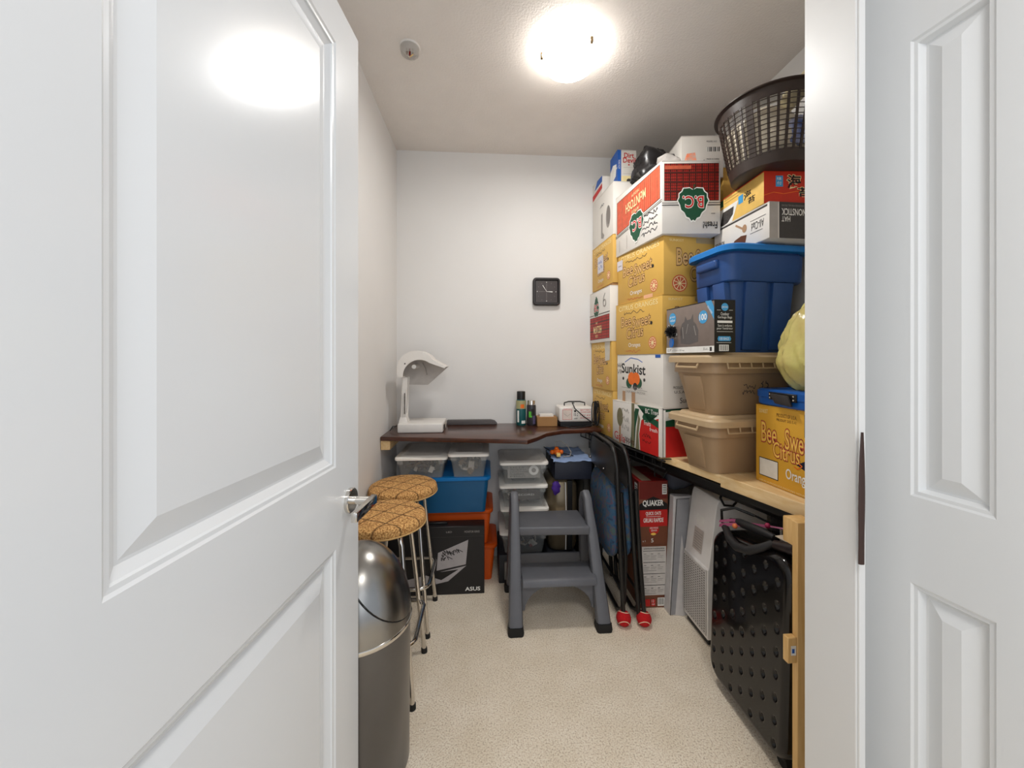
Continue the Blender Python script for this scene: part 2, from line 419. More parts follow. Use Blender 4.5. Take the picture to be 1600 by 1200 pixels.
# ---------------------------------------------------------------- ceiling fixtures
lx, ly = .345, 1.56
cl = thing('ceiling_light', 'round frosted glass dome light glowing on the ceiling', 'ceiling light', (lx, ly, ZC))
part('ceiling_plate', M().lathe([(.085, ZC - .022), (.09, ZC)], lx, ly, 32), WHITEP, cl)
part('glass_dome', M().lathe([(.002, 2.400), (.045, 2.403), (.078, 2.412), (.102, 2.43), (.116, 2.45), (.118, 2.455), (.114, 2.456), (.09, 2.457)], lx, ly, 40, True, True),
     mat('lit_frosted_glass', (255, 252, 247), .4, emit=DOME), cl, label='glowing frosted glass dome')
ld = bpy.data.lights.new('ceiling_lamp_bulb', 'AREA'); ld.shape = 'DISK'; ld.size = .17; ld.energy = 9.5; ld.color = (1.0, .985, .96)
lo = bpy.data.objects.new('ceiling_lamp_bulb', ld); C.objects.link(lo); lo.location = (lx, ly, 2.398)
for k in range(3):
    a = 2 * PI * k / 3 + 3.2
    q = M(); x, y = lx + .117 * math.cos(a), ly + .117 * math.sin(a)
    q.box(x - .006, x + .006, y - .006, y + .006, 2.442, 2.468).bevel(.002, 1); part('glass_clip', q, mat('brass_clip', (120, 104, 80), .3, 1), cl)
sx, sy = -.311, 1.60
sk = thing('fire_sprinkler', 'clear sprinkler head with a red bulb on the ceiling', 'sprinkler', (sx, sy, ZC))
part('escutcheon', M().lathe([(.038, ZC - .006), (.042, ZC)], sx, sy, 28), WHITEP, sk)
part('clear_guard', M().lathe([(.04, ZC - .006), (.036, ZC - .028), (.026, ZC - .036), (.024, ZC - .036), (.034, ZC - .026), (.038, ZC - .007)], sx, sy, 24, False, False), mat('clear_acrylic', (200, 196, 190), .1, alpha=.35), sk)
part('glass_bulb', M().tube([(sx, sy, ZC - .01), (sx, sy, ZC - .034)], .004, 8), mat('red_bulb', (150, 30, 24), .2), sk, label='red glass bulb')
part('sprinkler_frame', M().tube([(sx - .012, sy, ZC), (sx - .012, sy, ZC - .03), (sx, sy, ZC - .04), (sx + .012, sy, ZC - .03), (sx + .012, sy, ZC)], .003, 6), CHROME, sk)

# ---------------------------------------------------------------- back: wall clock
cx, cz, hw, yy = .378, 1.640, .086, YB
ck = thing('wall_clock', 'square black wall clock with rounded corners and thin hands', 'clock', (cx, yy, cz - hw))
m = M(); 
def rrz(hw_, r, y, cx=cx, cz=cz): return [(p[0], y, p[1]) for p in [(q[0], q[1]) for q in rrect(cx, cz, hw_, hw_, r, 0)]]
m.loft([rrz(hw, .022, yy), rrz(hw, .022, yy - .026), rrz(hw - .005, .019, yy - .032), rrz(hw - .013, .008, yy - .032), rrz(hw - .017, .006, yy - .022)], True, True)
part('clock_case', m, mat('clock_black', (34, 28, 26), .3), ck)
a = Art((cx - .068, yy - .0225, cz - .068), (cx + .068, yy - .0225, cz - .068), (cx + .068, yy - .0225, cz + .068), (cx - .068, yy - .0225, cz + .068))
a.rect(0, 0, 1, 1, mat('clock_dial', (62, 54, 52), .35))
for k in range(12):
    t = 2 * PI * k / 12; a.disc(.5 + .43 * math.sin(t), .5 + .43 * math.cos(t), .018 if k % 3 == 0 else .011, WHITEI if k % 3 == 0 else GRAYI, n=8)
a.line([(.5, .5), (.5, .12)], .004, GRAYI); a.line([(.5, .5), (.14, .5)], .004, GRAYI); a.line([(.5, .5), (.5, .88)], .004, GRAYI)
a.done(ck, 'clock_dial')
def hand(name, ang, L, w0, w1):
    h = M(); d = Vector((math.sin(ang), 0, math.cos(ang))); n_ = Vector((d.z, 0, -d.x)); o = Vector((cx, yy - .0265, cz))
    P = [o - n_ * w0, o + n_ * w0, o + d * L + n_ * w1, o + d * L - n_ * w1]
    h.hexa(P, [p + Vector((0, -.001, 0)) for p in P]); part(name, h, WHITEI, ck, smooth=False)
hand('hour_hand', math.radians(93), .037, .0008, .0028); hand('minute_hand', math.radians(-33), .046, .0008, .0016)

# ---------------------------------------------------------------- back plank and things on it
ZP = .82
pl = [(-.542, 2.02), (.15, 1.905), (.205, 1.885), (.26, 1.95), (.33, 2.06), (.43, 2.13), (.60, 2.155), (.66, 2.16), (.66, 2.39), (-.542, 2.39)]
m = M().prism(pl, ZP - .022, ZP, 'z').bevel(.003, 2)
solo('wall_plank', m, DKWOOD, 'dark stained wooden plank fixed along the back wall', 'shelf')
solo('wall_cleat', M().box(-.543, -.495, 2.03, 2.39, ZP - .072, ZP - .0225).bevel(.002, 1), PINE, 'pale pine block under left end of dark plank', 'wood block')
# desk lamp
lp = thing('desk_lamp', 'white desk lamp with curved hood standing on the dark plank', 'lamp', (-.37, 2.19, ZP))
part('lamp_base', M().box(-.475, -.232, 2.10, 2.30, ZP, ZP + .052).bevel(.008, 3), WHITEP, lp)
part('base_switch', M().box(-.235, -.229, 2.14, 2.18, ZP + .012, ZP + .036).bevel(.001, 1), BLKP, lp)
part('pivot_block', M().hexa([(-.478, 2.13, ZP + .05), (-.425, 2.13, ZP + .05), (-.425, 2.2, ZP + .05), (-.478, 2.2, ZP + .05)], [(-.462, 2.14, ZP + .10), (-.44, 2.14, ZP + .10), (-.44, 2.19, ZP + .10), (-.462, 2.19, ZP + .10)]).bevel(.004, 2), WHITEP, lp)
for dx, dy in ((0, 0), (.022, .0), (.0, .05), (.022, .05)):
    part('arm_rod', M().tube([(-.462 + dx, 2.14 + dy, ZP + .06), (-.453 + dx, 2.14 + dy, ZP + .30)], .0045, 8), WHITEP, lp)
part('arm_plate', M().hexa([(-.456, 2.134, ZP + .085), (-.436, 2.134, ZP + .085), (-.430, 2.134, ZP + .30), (-.450, 2.134, ZP + .30)], [(-.456, 2.138, ZP + .085), (-.436, 2.138, ZP + .085), (-.430, 2.138, ZP + .30), (-.450, 2.138, ZP + .30)]), WHITEP, lp)
part('arm_spring', M().tube([(-.441 + .0035 * math.cos(i * 1.6), 2.128 + .0035 * math.sin(i * 1.6), ZP + .10 + i * .0013) for i in range(90)], .0012, 5), mat('spring_steel', (120, 116, 112), .3, 1), lp)
hood_o = []; hood_i = []
hc = Vector((-.355, 0, 1.128))
for i in range(17):
    a = PI * (1.0 - i / 16 * .72) + .05
    ro = .112 + .030 * math.sin(i / 16 * PI); ri = .088
    hood_o.append((hc.x + ro * math.cos(a), hc.z + ro * math.sin(a))); hood_i.append((hc.x + ri * math.cos(a), hc.z + ri * math.sin(a)))
hood_o.append((-.215, 1.178)); hood_i.append((-.222, 1.170))
HY0, HY1 = 2.09, 2.26
fr = M()
fr.prism(hood_o[:] + hood_i[::-1], HY0, HY0 + .006, 'y'); part('hood_front_plate', fr, WHITEP, lp, smooth=False)
sh = M(); o2 = hood_o; i2 = [(hc.x + (x - hc.x) * .965, hc.z + (z - hc.z) * .965) for x, z in hood_o]
sh.prism(o2 + i2[::-1], HY0 + .006, HY1, 'y'); part('hood_shell', sh, WHITEP, lp)
bk = M().prism(hood_o + [(-.335, 1.070), (-.452, 1.072)], HY1, HY1 + .005, 'y'); part('hood_back_plate', bk, mat('hood_inner', (196, 190, 184), .5), lp, smooth=False)
part('lamp_tube', M().tube([(-.39, 2.12, 1.178), (-.39, 2.24, 1.178)], .012, 12), WHITEI, lp)
part('tube_bracket', M().tube([(-.355, 2.19, 1.20), (-.338, 2.19, 1.17), (-.33, 2.19, 1.13)], .003, 6), GRAYI, lp)
part('hood_screw', M().tube([(-.432, HY0 - .001, 1.195), (-.432, HY0 + .002, 1.195)], .004, 8), DGRAY, lp)
solo('cable_clip', M().tube([(-.525, 2.15, ZP + .006), (-.51, 2.15, ZP + .03), (-.485, 2.16, ZP + .03), (-.483, 2.17, ZP + .006)], .003, 6), BLKP, 'small black clip lying behind the white lamp base', 'clip')
m = M().prism([(-.235, ZP), (.07, ZP), (.07, ZP + .006), (.055, ZP + .022), (.03, ZP + .028), (-.235, ZP + .028)], 2.345, 2.385, 'y').bevel(.003, 2)
solo('slim_sleeve', m, mat('gray_sleeve', (88, 84, 84), .7), 'slim dark grey case lying along the wall on plank', 'case')
def can(x, y, r, h, caph, body, cap, label, art, cat='spray can'):
    t = thing('spray_can', label, cat, (x, y, ZP))
    part('can_body', M().lathe([(r * .92, ZP), (r, ZP + .005), (r, ZP + h - .012), (r * .8, ZP + h)], x, y, 28), body, t)
    part('can_cap', M().lathe([(r * .86, ZP + h - .004), (r * .86, ZP + h + caph - .003), (r * .8, ZP + h + caph)], x, y, 28), cap, t)
    m = M(); mats = []
    for (a0, a1, z0, z1, mt) in art:
        if mt not in mats: mats.append(mt)
        m.mi = mats.index(mt); n = 10; rr = r + .0006
        for i in range(n):
            b0 = a0 + (a1 - a0) * i / n; b1 = a0 + (a1 - a0) * (i + 1) / n
            m.face([m.bm.verts.new((x + rr * math.sin(b), y - rr * math.cos(b), ZP + z)) for b, z in ((b0, z0), (b1, z0), (b1, z1), (b0, z1))])
    part('printed_label', m, mats, t, smooth=False); return t
can(.214, 2.325, .030, .158, .046, mat('teal_can', (28, 92, 92), .35), BLKP, 'tall green spray can with black cap on the dark plank',
    [(-1.5, 1.5, .10, .150, mat('can_cream', (168, 164, 120), .4)), (-.2, .55, .105, .128, ORANGEI), (-.9, -.5, .02, .09, WHITEI), (.0, .9, .012, .030, WHITEI)])
can(.276, 2.315, .028, .128, .022, mat('charcoal_can', (52, 50, 54), .3), CHROME, 'shorter dark spray can with silver top beside green can',
    [(-.7, .0, .05, .085, mat('lime_print', (90, 190, 60), .5)), (-.2, .4, .06, .10, BLACKI), (.2, .9, .01, .06, mat('violet_print', (96, 88, 120), .5))])
t = thing('small_carton', 'small open brown cardboard box beside the spray cans', 'box', (.365, 2.30, ZP))
part('carton', M().box(.305, .425, 2.26, 2.345, ZP, ZP + .055).bevel(.0015, 1), BROWNC, t)
part('card_insert', M().box(.322, .405, 2.28, 2.33, ZP + .05, ZP + .068), WHITEC, t)
# battery charger
bx0, bx1, by, bz = .432, .632, 2.235, ZP
t = thing('battery_charger', 'white battery charger with red print and black base', 'charger', (.53, 2.30, ZP))
part('charger_base', M().box(bx0 + .006, bx1 - .004, by + .004, 2.36, bz, bz + .03).bevel(.003, 1), BLKP, t)
part('charger_housing', M().box(bx0, bx1, by, 2.37, bz + .028, bz + .118).bevel(.012, 3), WHITEP, t)
a = Art((bx0, by, bz + .028), (bx1, by, bz + .028), (bx1, by, bz + .118), (bx0, by, bz + .118))
a.rect(.09, .16, .38, .82, RED).rect(.10, .18, .37, .80, mat('charger_face', (214, 200, 190), .5)).line([(.14, .55), (.24, .38), (.34, .55)], .01, GRAYI)
a.text('10-2', .43, .4, .56, .6, BLACKI).rect(.44, .66, .5, .78, BLACKI).text('AMP', .44, .18, .54, .28, BLACKI)
for k, (u, v, tx) in enumerate(((.63, .74, 'BATTERY'), (.63, .6, 'CHARGER'), (.62, .4, '12V 6V'), (.62, .22, 'AUTOMATIC'))): a.text(tx, u, v, .94, v + .1, RED)
a.text('WARNING', .12, .84, .36, .9, RED)
a.done(t)
part('carry_handle', M().tube([(.475, 2.30, bz + .115), (.475, 2.30, bz + .135), (.50, 2.30, bz + .142), (.57, 2.30, bz + .142), (.60, 2.30, bz + .135), (.60, 2.30, bz + .115)], .004, 8), BLKP, t)
m = M(); pts = []
for i in range(110):
    th = i / 110 * 2 * PI * 5
    pts.append((.648 + .012 * math.sin(th * .21) + .010 * math.cos(th), 2.225 + .012 * math.sin(th * .37), .90 + .068 * math.sin(th) * (1 + .08 * math.sin(th * .3))))
m.tube(pts, .0032, 6)
m.tube([(.52, 2.24, .96), (.505, 2.22, .965), (.52, 2.215, .93), (.57, 2.215, .885), (.62, 2.215, .85), (.645, 2.22, .86)], .0032, 6)
m.tube([(.45, 2.215, .83), (.50, 2.2, .822), (.56, 2.2, .824), (.62, 2.205, .835), (.65, 2.215, .90)], .0032, 6)
part('power_cable', m, BLKP, t, label='coiled black cable')

# ---------------------------------------------------------------- cardboard boxes
def carton(name, label, foot, z0, z1, mt, cat='box', group=None, flap=None, tape=True):
    """foot: near-left, near-right, far-right, far-left (x,y)"""
    cx = sum(p[0] for p in foot) / 4; cy = sum(p[1] for p in foot) / 4
    t = thing(name, label, cat, (cx, cy, z0), group)
    e = .0025
    part('carton', M().hexa([(x, y, z0) for x, y in foot], [(x, y, z1 - e) for x, y in foot]).bevel(.003, 2), mt, t)
    NL, NR, FR, FL = [Vector((x, y, 0)) for x, y in foot]
    # two closing flaps, meeting in a seam
    for A, B, Cc, D in ((NL, NR, NR.lerp(FR, .495), NL.lerp(FL, .495)), (NL.lerp(FL, .505), NR.lerp(FR, .505), FR, FL)):
        part('top_flap', M().hexa([(p.x, p.y, z1 - e) for p in (A, B, Cc, D)], [(p.x, p.y, z1) for p in (A, B, Cc, D)]), flap or mt, t, smooth=False)
    if tape:
        a_, b_ = NL.lerp(FL, .45), NL.lerp(FL, .55); c_, d_ = NR.lerp(FR, .55), NR.lerp(FR, .45)
        part('tape_strip', M().hexa([(p.x, p.y, z1) for p in (a_, d_, c_, b_)], [(p.x, p.y, z1 + .0005) for p in (a_, d_, c_, b_)]), TAPE, t, smooth=False)
    return t
def side(foot, z0, z1, flip=False):
    NL, NR, FR, FL = foot
    return Art((*FL, z0), (*NL, z0), (*NL, z1), (*FL, z1), flip)
def front(foot, z0, z1, flip=False):
    NL, NR, FR, FL = foot
    return Art((*NL, z0), (*NR, z0), (*NR, z1), (*NL, z1), flip)
def slice_(a, u, v, r):
    a.disc(u, v, r, PINKI); a.disc(u, v, r * .86, CREAM); a.disc(u, v, r * .78, PINKI)
    for k in range(9):
        t = 2 * PI * k / 9; a.line([(u, v), (u + r * .78 * math.cos(t), v + r * .78 * a.asp * math.sin(t))], .006, CREAM)
def outlined(a, txt, u0, v0, u1, v1, shear=0, fill=GOLDI, o1=.09):
    if o1 == .07:
        a.text(txt, u0, v0, u1, v1, MAROON, off=.045, shear=shear + .06); a.text(txt, u0, v0, u1, v1, mat('print_pale_peach', (222, 178, 112), .5), off=.012, shear=shear + .06); return
    a.text(txt, u0, v0, u1, v1, MAROON, off=o1, shear=shear); a.text(txt, u0, v0, u1, v1, PINKI, off=.035, shear=shear); a.text(txt, u0, v0, u1, v1, fill, shear=shear)
def sweet(a, sd=1, big=False, slicexy=None, top='CITRUS ORANGES', white=None, x0=.14, x1=.72):
    if top: a.text(top, .08, .86, .92, .95, CREAM)
    w_ = x1 - x0
    outlined(a, 'Bee', x0, .55, x0 + w_ * .40, .74, .05, o1=.07); outlined(a, 'Sweet', x0 + w_ * .46, .52, x1 + .06, .72, .05, o1=.07)
    outlined(a, 'Citrus', x0 + w_ * .22, .32, x0 + w_ * .85, .52, .05, o1=.07)
    a.text('Oranges', x0 + w_ * .3, .12, x0 + w_ * .75, .22, WHITEI)
    if slicexy: slice_(a, slicexy[0], slicexy[1], slicexy[2])
    a.disc(.80, .55, .022, BLACKI)
    a.scrawl(.2, .76, .7, .84, PENI, sd, 1, .004)
def citrus(foot, z0, z1, label, sd, tape=True, frontart=True, sideslice=(.82, .2, .075)):
    t = carton('citrus_box', label, foot, z0, z1, YEL, group='yellow citrus cartons', tape=tape)
    a = side(foot, z0, z1); sweet(a, sd, slicexy=sideslice)
    a.scrawl(.25, .03, .6, .1, PINKI, sd + 9, 1, .004); a.done(t)
    if frontart:
        a = front(foot, z0, z1); a.text('SUNKIST', .1, .91, .34, .95, CREAM)
        a.rect(.55, .9, .98, .99, TAPE)
        outlined(a, 'Bee', .22, .52, .5, .80, .03, o1=.07); outlined(a, 'Sweet', .55, .52, .97, .80, .03, o1=.07); outlined(a, 'Citrus', .45, .26, .9, .5, .03, o1=.07)
        slice_(a, .27, .2, .13); a.done(t)
    return t
ZS = .78
# column B (nearer), from the shelf up
B1 = [(.782, 1.668), (1.10, 1.655), (1.08, 2.045), (.700, 2.045)]
z = [ZS, 1.000, 1.243, 1.508, 1.772, 2.095]
t = carton('apple_box', 'red and green fruit carton standing on the wire rack', [(.778, 1.66), (1.06, 1.70), (1.05, 2.045), (.688, 2.045)], z[0], z[1], WHITEC)
f = [(.778, 1.66), (1.06, 1.70), (1.05, 2.045), (.688, 2.045)]
a = side(f, z[0], z[1])
a.poly([(.62, 0), (.96, 0), (.96, .78), (.86, .72), (.74, .78), (.64, .66), (.60, .35)], RED)
a.poly([(.56, .98), (.96, .98), (.96, .86), (.82, .93), (.72, .92), (.66, .74), (.70, .62), (.80, .66), (.96, .58), (.96, .72), (.82, .78), (.74, .84), (.80, .90), (.62, .90)], GREEN)
a.poly([(.42, .0), (.50, .0), (.53, .5), (.60, .9), (.52, .9), (.44, .55)], GREEN).poly([(.53, 0), (.60, 0), (.585, .35), (.62, .68), (.585, .8), (.545, .4)], OLIVE)
a.rect(.44, .0, .50, 1, OLIVE).rect(.16, 0, .20, .55, BEIGE).disc(.18, .62, .07, OLIVE, ry=.22).text('Gala', .05, .06, .3, .24, RED, shear=-.2).text('apples', .3, .03, .5, .22, MAROON, shear=-.2)
a.text('BC Tree', .72, .84, .95, .94, WHITEI).text('Fruits', .7, .58, .82, .68, WHITEI).text('fresh', .8, .48, .94, .56, WHITEI); a.scrawl(.66, .18, .84, .42, MAROON, 4, 2, .006); a.scrawl(.22, .3, .4, .9, GRAYI, 6, 3, .005)
a.done(t)
a = front(f, z[0], z[1]); a.rect(.08, 0, 1, .98, RED).rect(.08, .62, 1, .98, GREEN).poly([(.08, .92), (.5, .97), (1, .97), (1, .8), (.5, .83), (.08, .74)], WHITEI).rect(0.03, 0, .04, 1, BLACKI).line([(.03, .97), (.7, .995)], .008, BLACKI)
a.done(t)
f = [(.787, 1.660), (1.07, 1.70), (1.06, 2.03), (.708, 2.03)]
t = carton('orange_box', 'white orange carton with fruit picture and blue lettering', f, z[1], z[2], WHITEC)
a = side(f, z[1], z[2]); a.text('Sunkist', .12, .60, .66, .80, BLACKI, off=.02, shear=-.05)
a.line([(.2, .84), (.34, .93), (.5, .9), (.6, .84)], .008, BLUEI)
for u, v, r, mt in ((.30, .40, .07, GREEN), (.52, .42, .07, GREEN), (.36, .5, .085, ORANGEI), (.46, .5, .085, ORANGEI), (.44, .34, .05, BLACKI)): a.disc(u, v, r, mt)
a.disc(.16, .49, .022, BLACKI).disc(.64, .49, .022, DGRAY); a.line([(.12, .3), (.7, .27)], .004, GRAYI); a.text('CALIFORNIA ARIZONA', .22, .2, .66, .25, GRAYI); a.text('VALENCIA', .3, .30, .6, .34, GRAYI)
a.rect(.14, .0, .21, .22, BEIGE).rect(.36, .0, .44, .22, BEIGE).rect(.86, .93, .96, .985, BLUEI); a.scrawl(.01, .55, .12, .85, GRAYI, 3, 2, .007); a.done(t)
a = front(f, z[1], z[2]); a.text('PRODUCT OF', .18, .35, .42, .4, BLACKI).text('U.S.A.', .2, .27, .4, .32, BLACKI).text('Sunkist', .3, .1, .6, .2, BLACKI, shear=.1).done(t)
f = [(.784, 1.660), (1.08, 1.70), (1.07, 2.03), (.703, 2.035)]
citrus(f, z[2], z[3], 'yellow citrus carton resting on the white orange carton', 2)
f = [(.790, 1.66), (1.085, 1.70), (1.08, 2.03), (.715, 2.04)]
t = citrus(f, z[3], z[4], 'yellow citrus carton directly under the plaid apple box', 5)
a = side(f, z[3], z[4]); a.lay = 30; a.rect(-.01, .70, .13, .90, mat('paper_label', (214, 208, 212), .6)).rect(.62, -.01, .8, .07, mat('pink_tag', (232, 178, 140), .6)); a.rect(.02, .78, .1, .8, GRAYI); a.done(t, 'paper_label')
# plaid apple box, upside down
def plaid(a, u0, v0, u1, v1, base, n=26, m_=12):
    a.rect(u0, v0, u1, v1, BLACKI); a.rect(u0 + .006, v0 + .008, u1 - .006, v1 - .008, base)
    for i in range(1, n): a.line([(u0 + (u1 - u0) * i / n, v0), (u0 + (u1 - u0) * i / n, v1)], (.010 if i % 3 == 0 else .0035), MAROON)
    for i in range(1, m_): a.line([(u0, v0 + (v1 - v0) * i / m_), (u1, v0 + (v1 - v0) * i / m_)], (.012 if i % 3 == 0 else .004), MAROON)
def leaf(a, u, v, w_, h_, txt='B.C.'):
    P = []
    for k in range(28):
        t_ = 2 * PI * k / 28; r = 1 + (.05 if k % 2 else -.03)
        x = math.sin(t_); y = -math.cos(t_)
        P.append((u + w_ * x * (1 - .45 * max(0, y) ** 1.6) * r, v + h_ * (y if y > 0 else y * (.74 - .2 * math.exp(-(x * 3) ** 2))) * r))
    P2 = [(u + (x - u) * 1.08, v + (y - v) * 1.08) for x, y in P]
    a.poly(P2, WHITEI); a.poly(P, GREEN)
    a.text(txt, u - w_ * .72, v - h_ * .22, u + w_ * .72, v + h_ * .36, WHITEI, off=.05); a.text(txt, u - w_ * .72, v - h_ * .22, u + w_ * .72, v + h_ * .36, RED, off=.012)
    a.line([(u, v - h_ * .5), (u - w_ * .1, v - h_ * .82)], .008, GREEN)
f = [(.775, 1.645), (1.030, 1.622), (1.03, 2.04), (.708, 2.05)]
t = carton('apple_box', 'large white and red plaid apple box standing upside down', f, z[4], z[5], WHITEC)
a = front(f, z[4], z[5]); plaid(a, .04, .45, .97, .96, REDP); a.rect(.05, .88, .5, .93, REDSHEEN)
a.line([(0, .39), (1, .39)], .006, BLACKI).line([(0, .42), (1, .42)], .004, BLACKI)
a.lay += 2; a.done(t)
a = front(f, z[4], z[5], True); a.lay = 60; leaf(a, .47, .55, .245, .27); a.text('...', .10, .72, .16, .735, BLACKI); a.text('Fresh!', .06, .84, .30, .93, BLACKI, off=.015); a.done(t, 'printed_logo')
a = side(f, z[4], z[5]); a.poly([(.03, .36), (.97, .50), (.97, .97), (.03, .90)], BLACKI).poly([(.037, .37), (.963, .51), (.963, .96), (.037, .89)], REDSHEEN)
for i in range(1, 22): a.line([(.037 + .926 * i / 22, .375 + .14 * i / 22), (.037 + .926 * i / 22, .89 + .065 * i / 22)], .003, MAROON if i % 3 == 0 else RED)
a.line([(0, .31), (1, .45)], .005, BLACKI).line([(0, .335), (1, .475)], .004, GREEN)
a.scrawl(.62, .08, .95, .42, PENI, 12, 4, .006); a.line([(.1, .05), (.1, .25)], .003, GRAYI); a.line([(.28, .05), (.28, .27)], .003, GRAYI); a.done(t)
a = side(f, z[4], z[5], True); a.lay = 50; leaf(a, .50, .64, .15, .27); a.text('McINTOSH', .30, .22, .74, .36, CREAM, off=.01, shear=.1).text('APPLES', .44, .40, .6, .45, CREAM, shear=.1).text('MEDIUM', .44, .14, .6, .18, CREAM, shear=.1); a.done(t, 'printed_logo')

# column A (against the back wall)
def Afoot(dx=0, dy=0, xr=.98): return [(.690 + dx, 2.06 + dy), (xr, 2.06 + dy), (xr, 2.385), (.668 + dx, 2.385)]
f = Afoot(.006, .0); t = citrus(f, ZS, 1.045, 'lowest yellow citrus carton in the corner stack', 21, frontart=False)
f = Afoot(-.002, 0.0); t = citrus(f, 1.045, 1.318, 'second citrus carton up in the corner stack, under plaid box', 24, frontart=False)
a = side(f, 1.045, 1.318); a.lay = 40; a.poly([(.72, .6), (.92, .62), (.94, 1), (.7, 1)], mat('paper_strip', (206, 200, 186), .6)); a.done(t, 'paper_label')
f = Afoot(-.012, -.0)
t = carton('apple_box', 'red plaid apple box with handwritten six in corner stack', f, 1.318, 1.625, WHITEC)
a = side(f, 1.318, 1.625); plaid(a, .02, .06, .98, .50, REDP, 14, 8); a.line([(0, .54), (1, .54)], .006, BLACKI)
a.lay += 1; leaf(a, .36, .66, .13, .24, 'BC'); a.text('McINTOSH', .22, .18, .62, .32, CREAM, off=.01).text('BC', .34, .36, .44, .4, CREAM).text('RED', .32, .1, .44, .15, CREAM)
a.text('6', .68, .64, .84, .92, GRAYI, off=-.02); a.done(t)
f = Afoot(.004, .0); t = citrus(f, 1.64, 1.905, 'highest yellow citrus carton in the corner stack', 33, frontart=False)
part('bottom_flap', M().box(.695, .97, 2.065, 2.38, 1.626, 1.64), BROWNC, t)
a = side(f, 1.64, 1.905); a.lay = 40; a.rect(.3, .35, .58, .72, mat('receipt_label', (214, 210, 214), .6)); a.scrawl(.34, .4, .54, .66, BLUEI, 3, 2, .005); a.done(t, 'paper_label')
f = Afoot(.006, .0, .94); t = carton('appliance_box', 'tall white appliance carton near the ceiling in corner', f, 1.906, 2.195, WHITEC)
a = side(f, 1.906, 2.195); a.disc(.78, .42, .10, GRAYI, ry=.22).disc(.80, .44, .08, mat('print_silver', (120, 112, 106), .4), ry=.18); a.poly([(.45, .1), (.56, .06), (.6, .12), (.52, .2), (.52, .6), (.45, .58)], GRAYI); a.scrawl(.4, .72, .6, .8, PENI, 7, 1); a.done(t)
f = [(.690, 2.24), (.86, 2.24), (.86, 2.385), (.675, 2.385)]
t = carton('small_box', 'small white, red and blue box tucked in the top corner', f, 2.196, 2.31, WHITEC, tape=False)
a = side(f, 2.196, 2.31); a.poly([(0, .1), (1, .35), (1, .6), (0, .4)], RED).poly([(.2, .6), (1, .7), (1, 1), (.5, 1)], BLUEI); a.done(t)
f = [(.735, 2.105), (.845, 2.105), (.845, 2.225), (.735, 2.225)]
t = carton('vacuum_box', 'blue and white vacuum cleaner box on top of corner stack', f, 2.196, 2.392, WHITEC, tape=False)
a = side(f, 2.196, 2.392); a.rect(0, 0, 1, 1, BLUEI).poly([(.0, .2), (.8, .3), (.9, .62), (.4, .72), (.0, .6)], WHITEI).line([(0, .42), (1, .5)], .02, WHITEI); a.done(t)
a = front(f, 2.196, 2.392); a.rect(0, 0, .2, 1, BLUEI).rect(.2, 0, 1, .26, CREAM).text('Dirt', .36, .78, .86, .92, RED, off=.02).text('Devil', .3, .64, .94, .78, RED, off=.02).disc(.6, .58, .05, RED, ry=.02)
a.text('THE HAND VACUUM', -.13, .56, .33, .62, WHITEI, rot=-PI / 2); a.rect(.32, .5, .9, .505, GRAYI).rect(.3, .32, .95, .326, GRAYI).disc(.6, .12, .12, DGRAY).poly([(.85, .1), (1, .16), (1, .05)], BLACKI); a.done(t)
def blob(c, r, seed, sc=(1, 1, 1), n=26, amp=.2, fr=3.0, fold=0):
    rd = random.Random(seed); ph = [rd.uniform(0, 6) for _ in range(9)]
    m = M(); m.ball(c, r, n, sc); c = Vector(c)
    for v in m.bm.verts:
        d = (v.co - c); q = d / r
        k = math.sin(q.x * fr + ph[0]) * math.sin(q.y * fr * 1.2 + ph[1]) + .6 * math.sin(q.z * fr * 1.7 + ph[2] + q.x * 2) + .45 * math.sin((q.x + q.z) * fr * 2.3 + ph[3]) + fold * math.sin((q.x * 4 + q.y * 5) * fr + ph[4]) + fold * .7 * math.sin((q.y * 7 - q.z * 6) * fr * .8 + ph[5])
        v.co = c + d * (1 + amp * k * .5)
    return m
def clampz(m, z0, z1=None, x1=None, x0=None, y0=None, y1=None):
    for v in m.bm.verts:
        if v.co.z < z0: v.co.z = z0
        if z1 is not None and v.co.z > z1: v.co.z = z1
        if x1 is not None and v.co.x > x1: v.co.x = x1
        if x0 is not None and v.co.x < x0: v.co.x = x0
        if y0 is not None and v.co.y < y0: v.co.y = y0
        if y1 is not None and v.co.y > y1: v.co.y = y1
    return m
PLAST = mat('thin_clear_bag', (206, 200, 194), .2, var=.2, scale=12, bump=.6, bscale=25, alpha=.75)
m = clampz(blob((.865, 1.925, 2.19), .105, 5, (1.0, .9, 1.05), n=44, amp=.3, fr=4, fold=.32), 2.1, 2.30, y1=2.05, x0=.755, x1=.938)
m2 = M()
solo('black_bag', m, mat('black_bin_liner', (28, 26, 27), .3, bump=.5, bscale=25), 'black plastic bag bundled on top of the plaid box', 'bag')
solo('clear_bag', clampz(blob((.855, 1.735, 2.125), .055, 9, (1.1, .8, .8), amp=.3, fold=.15), 2.0965, 2.19), PLAST, 'crumpled clear plastic bag on front edge of plaid box', 'bag')
f = [(.945, 1.80), (1.145, 1.78), (1.145, 2.03), (.965, 2.04)]
t = carton('white_box', 'white carton with barcode sticker on the plaid apple box', f, 2.097, 2.30, WHITEC)
a = front(f, 2.097, 2.30); a.rect(.6, .62, .95, .72, WHITEI)
for i in range(9): a.rect(.62 + .033 * i, .62, .62 + .033 * i + .012 + .008 * (i % 3), .73, DGRAY)
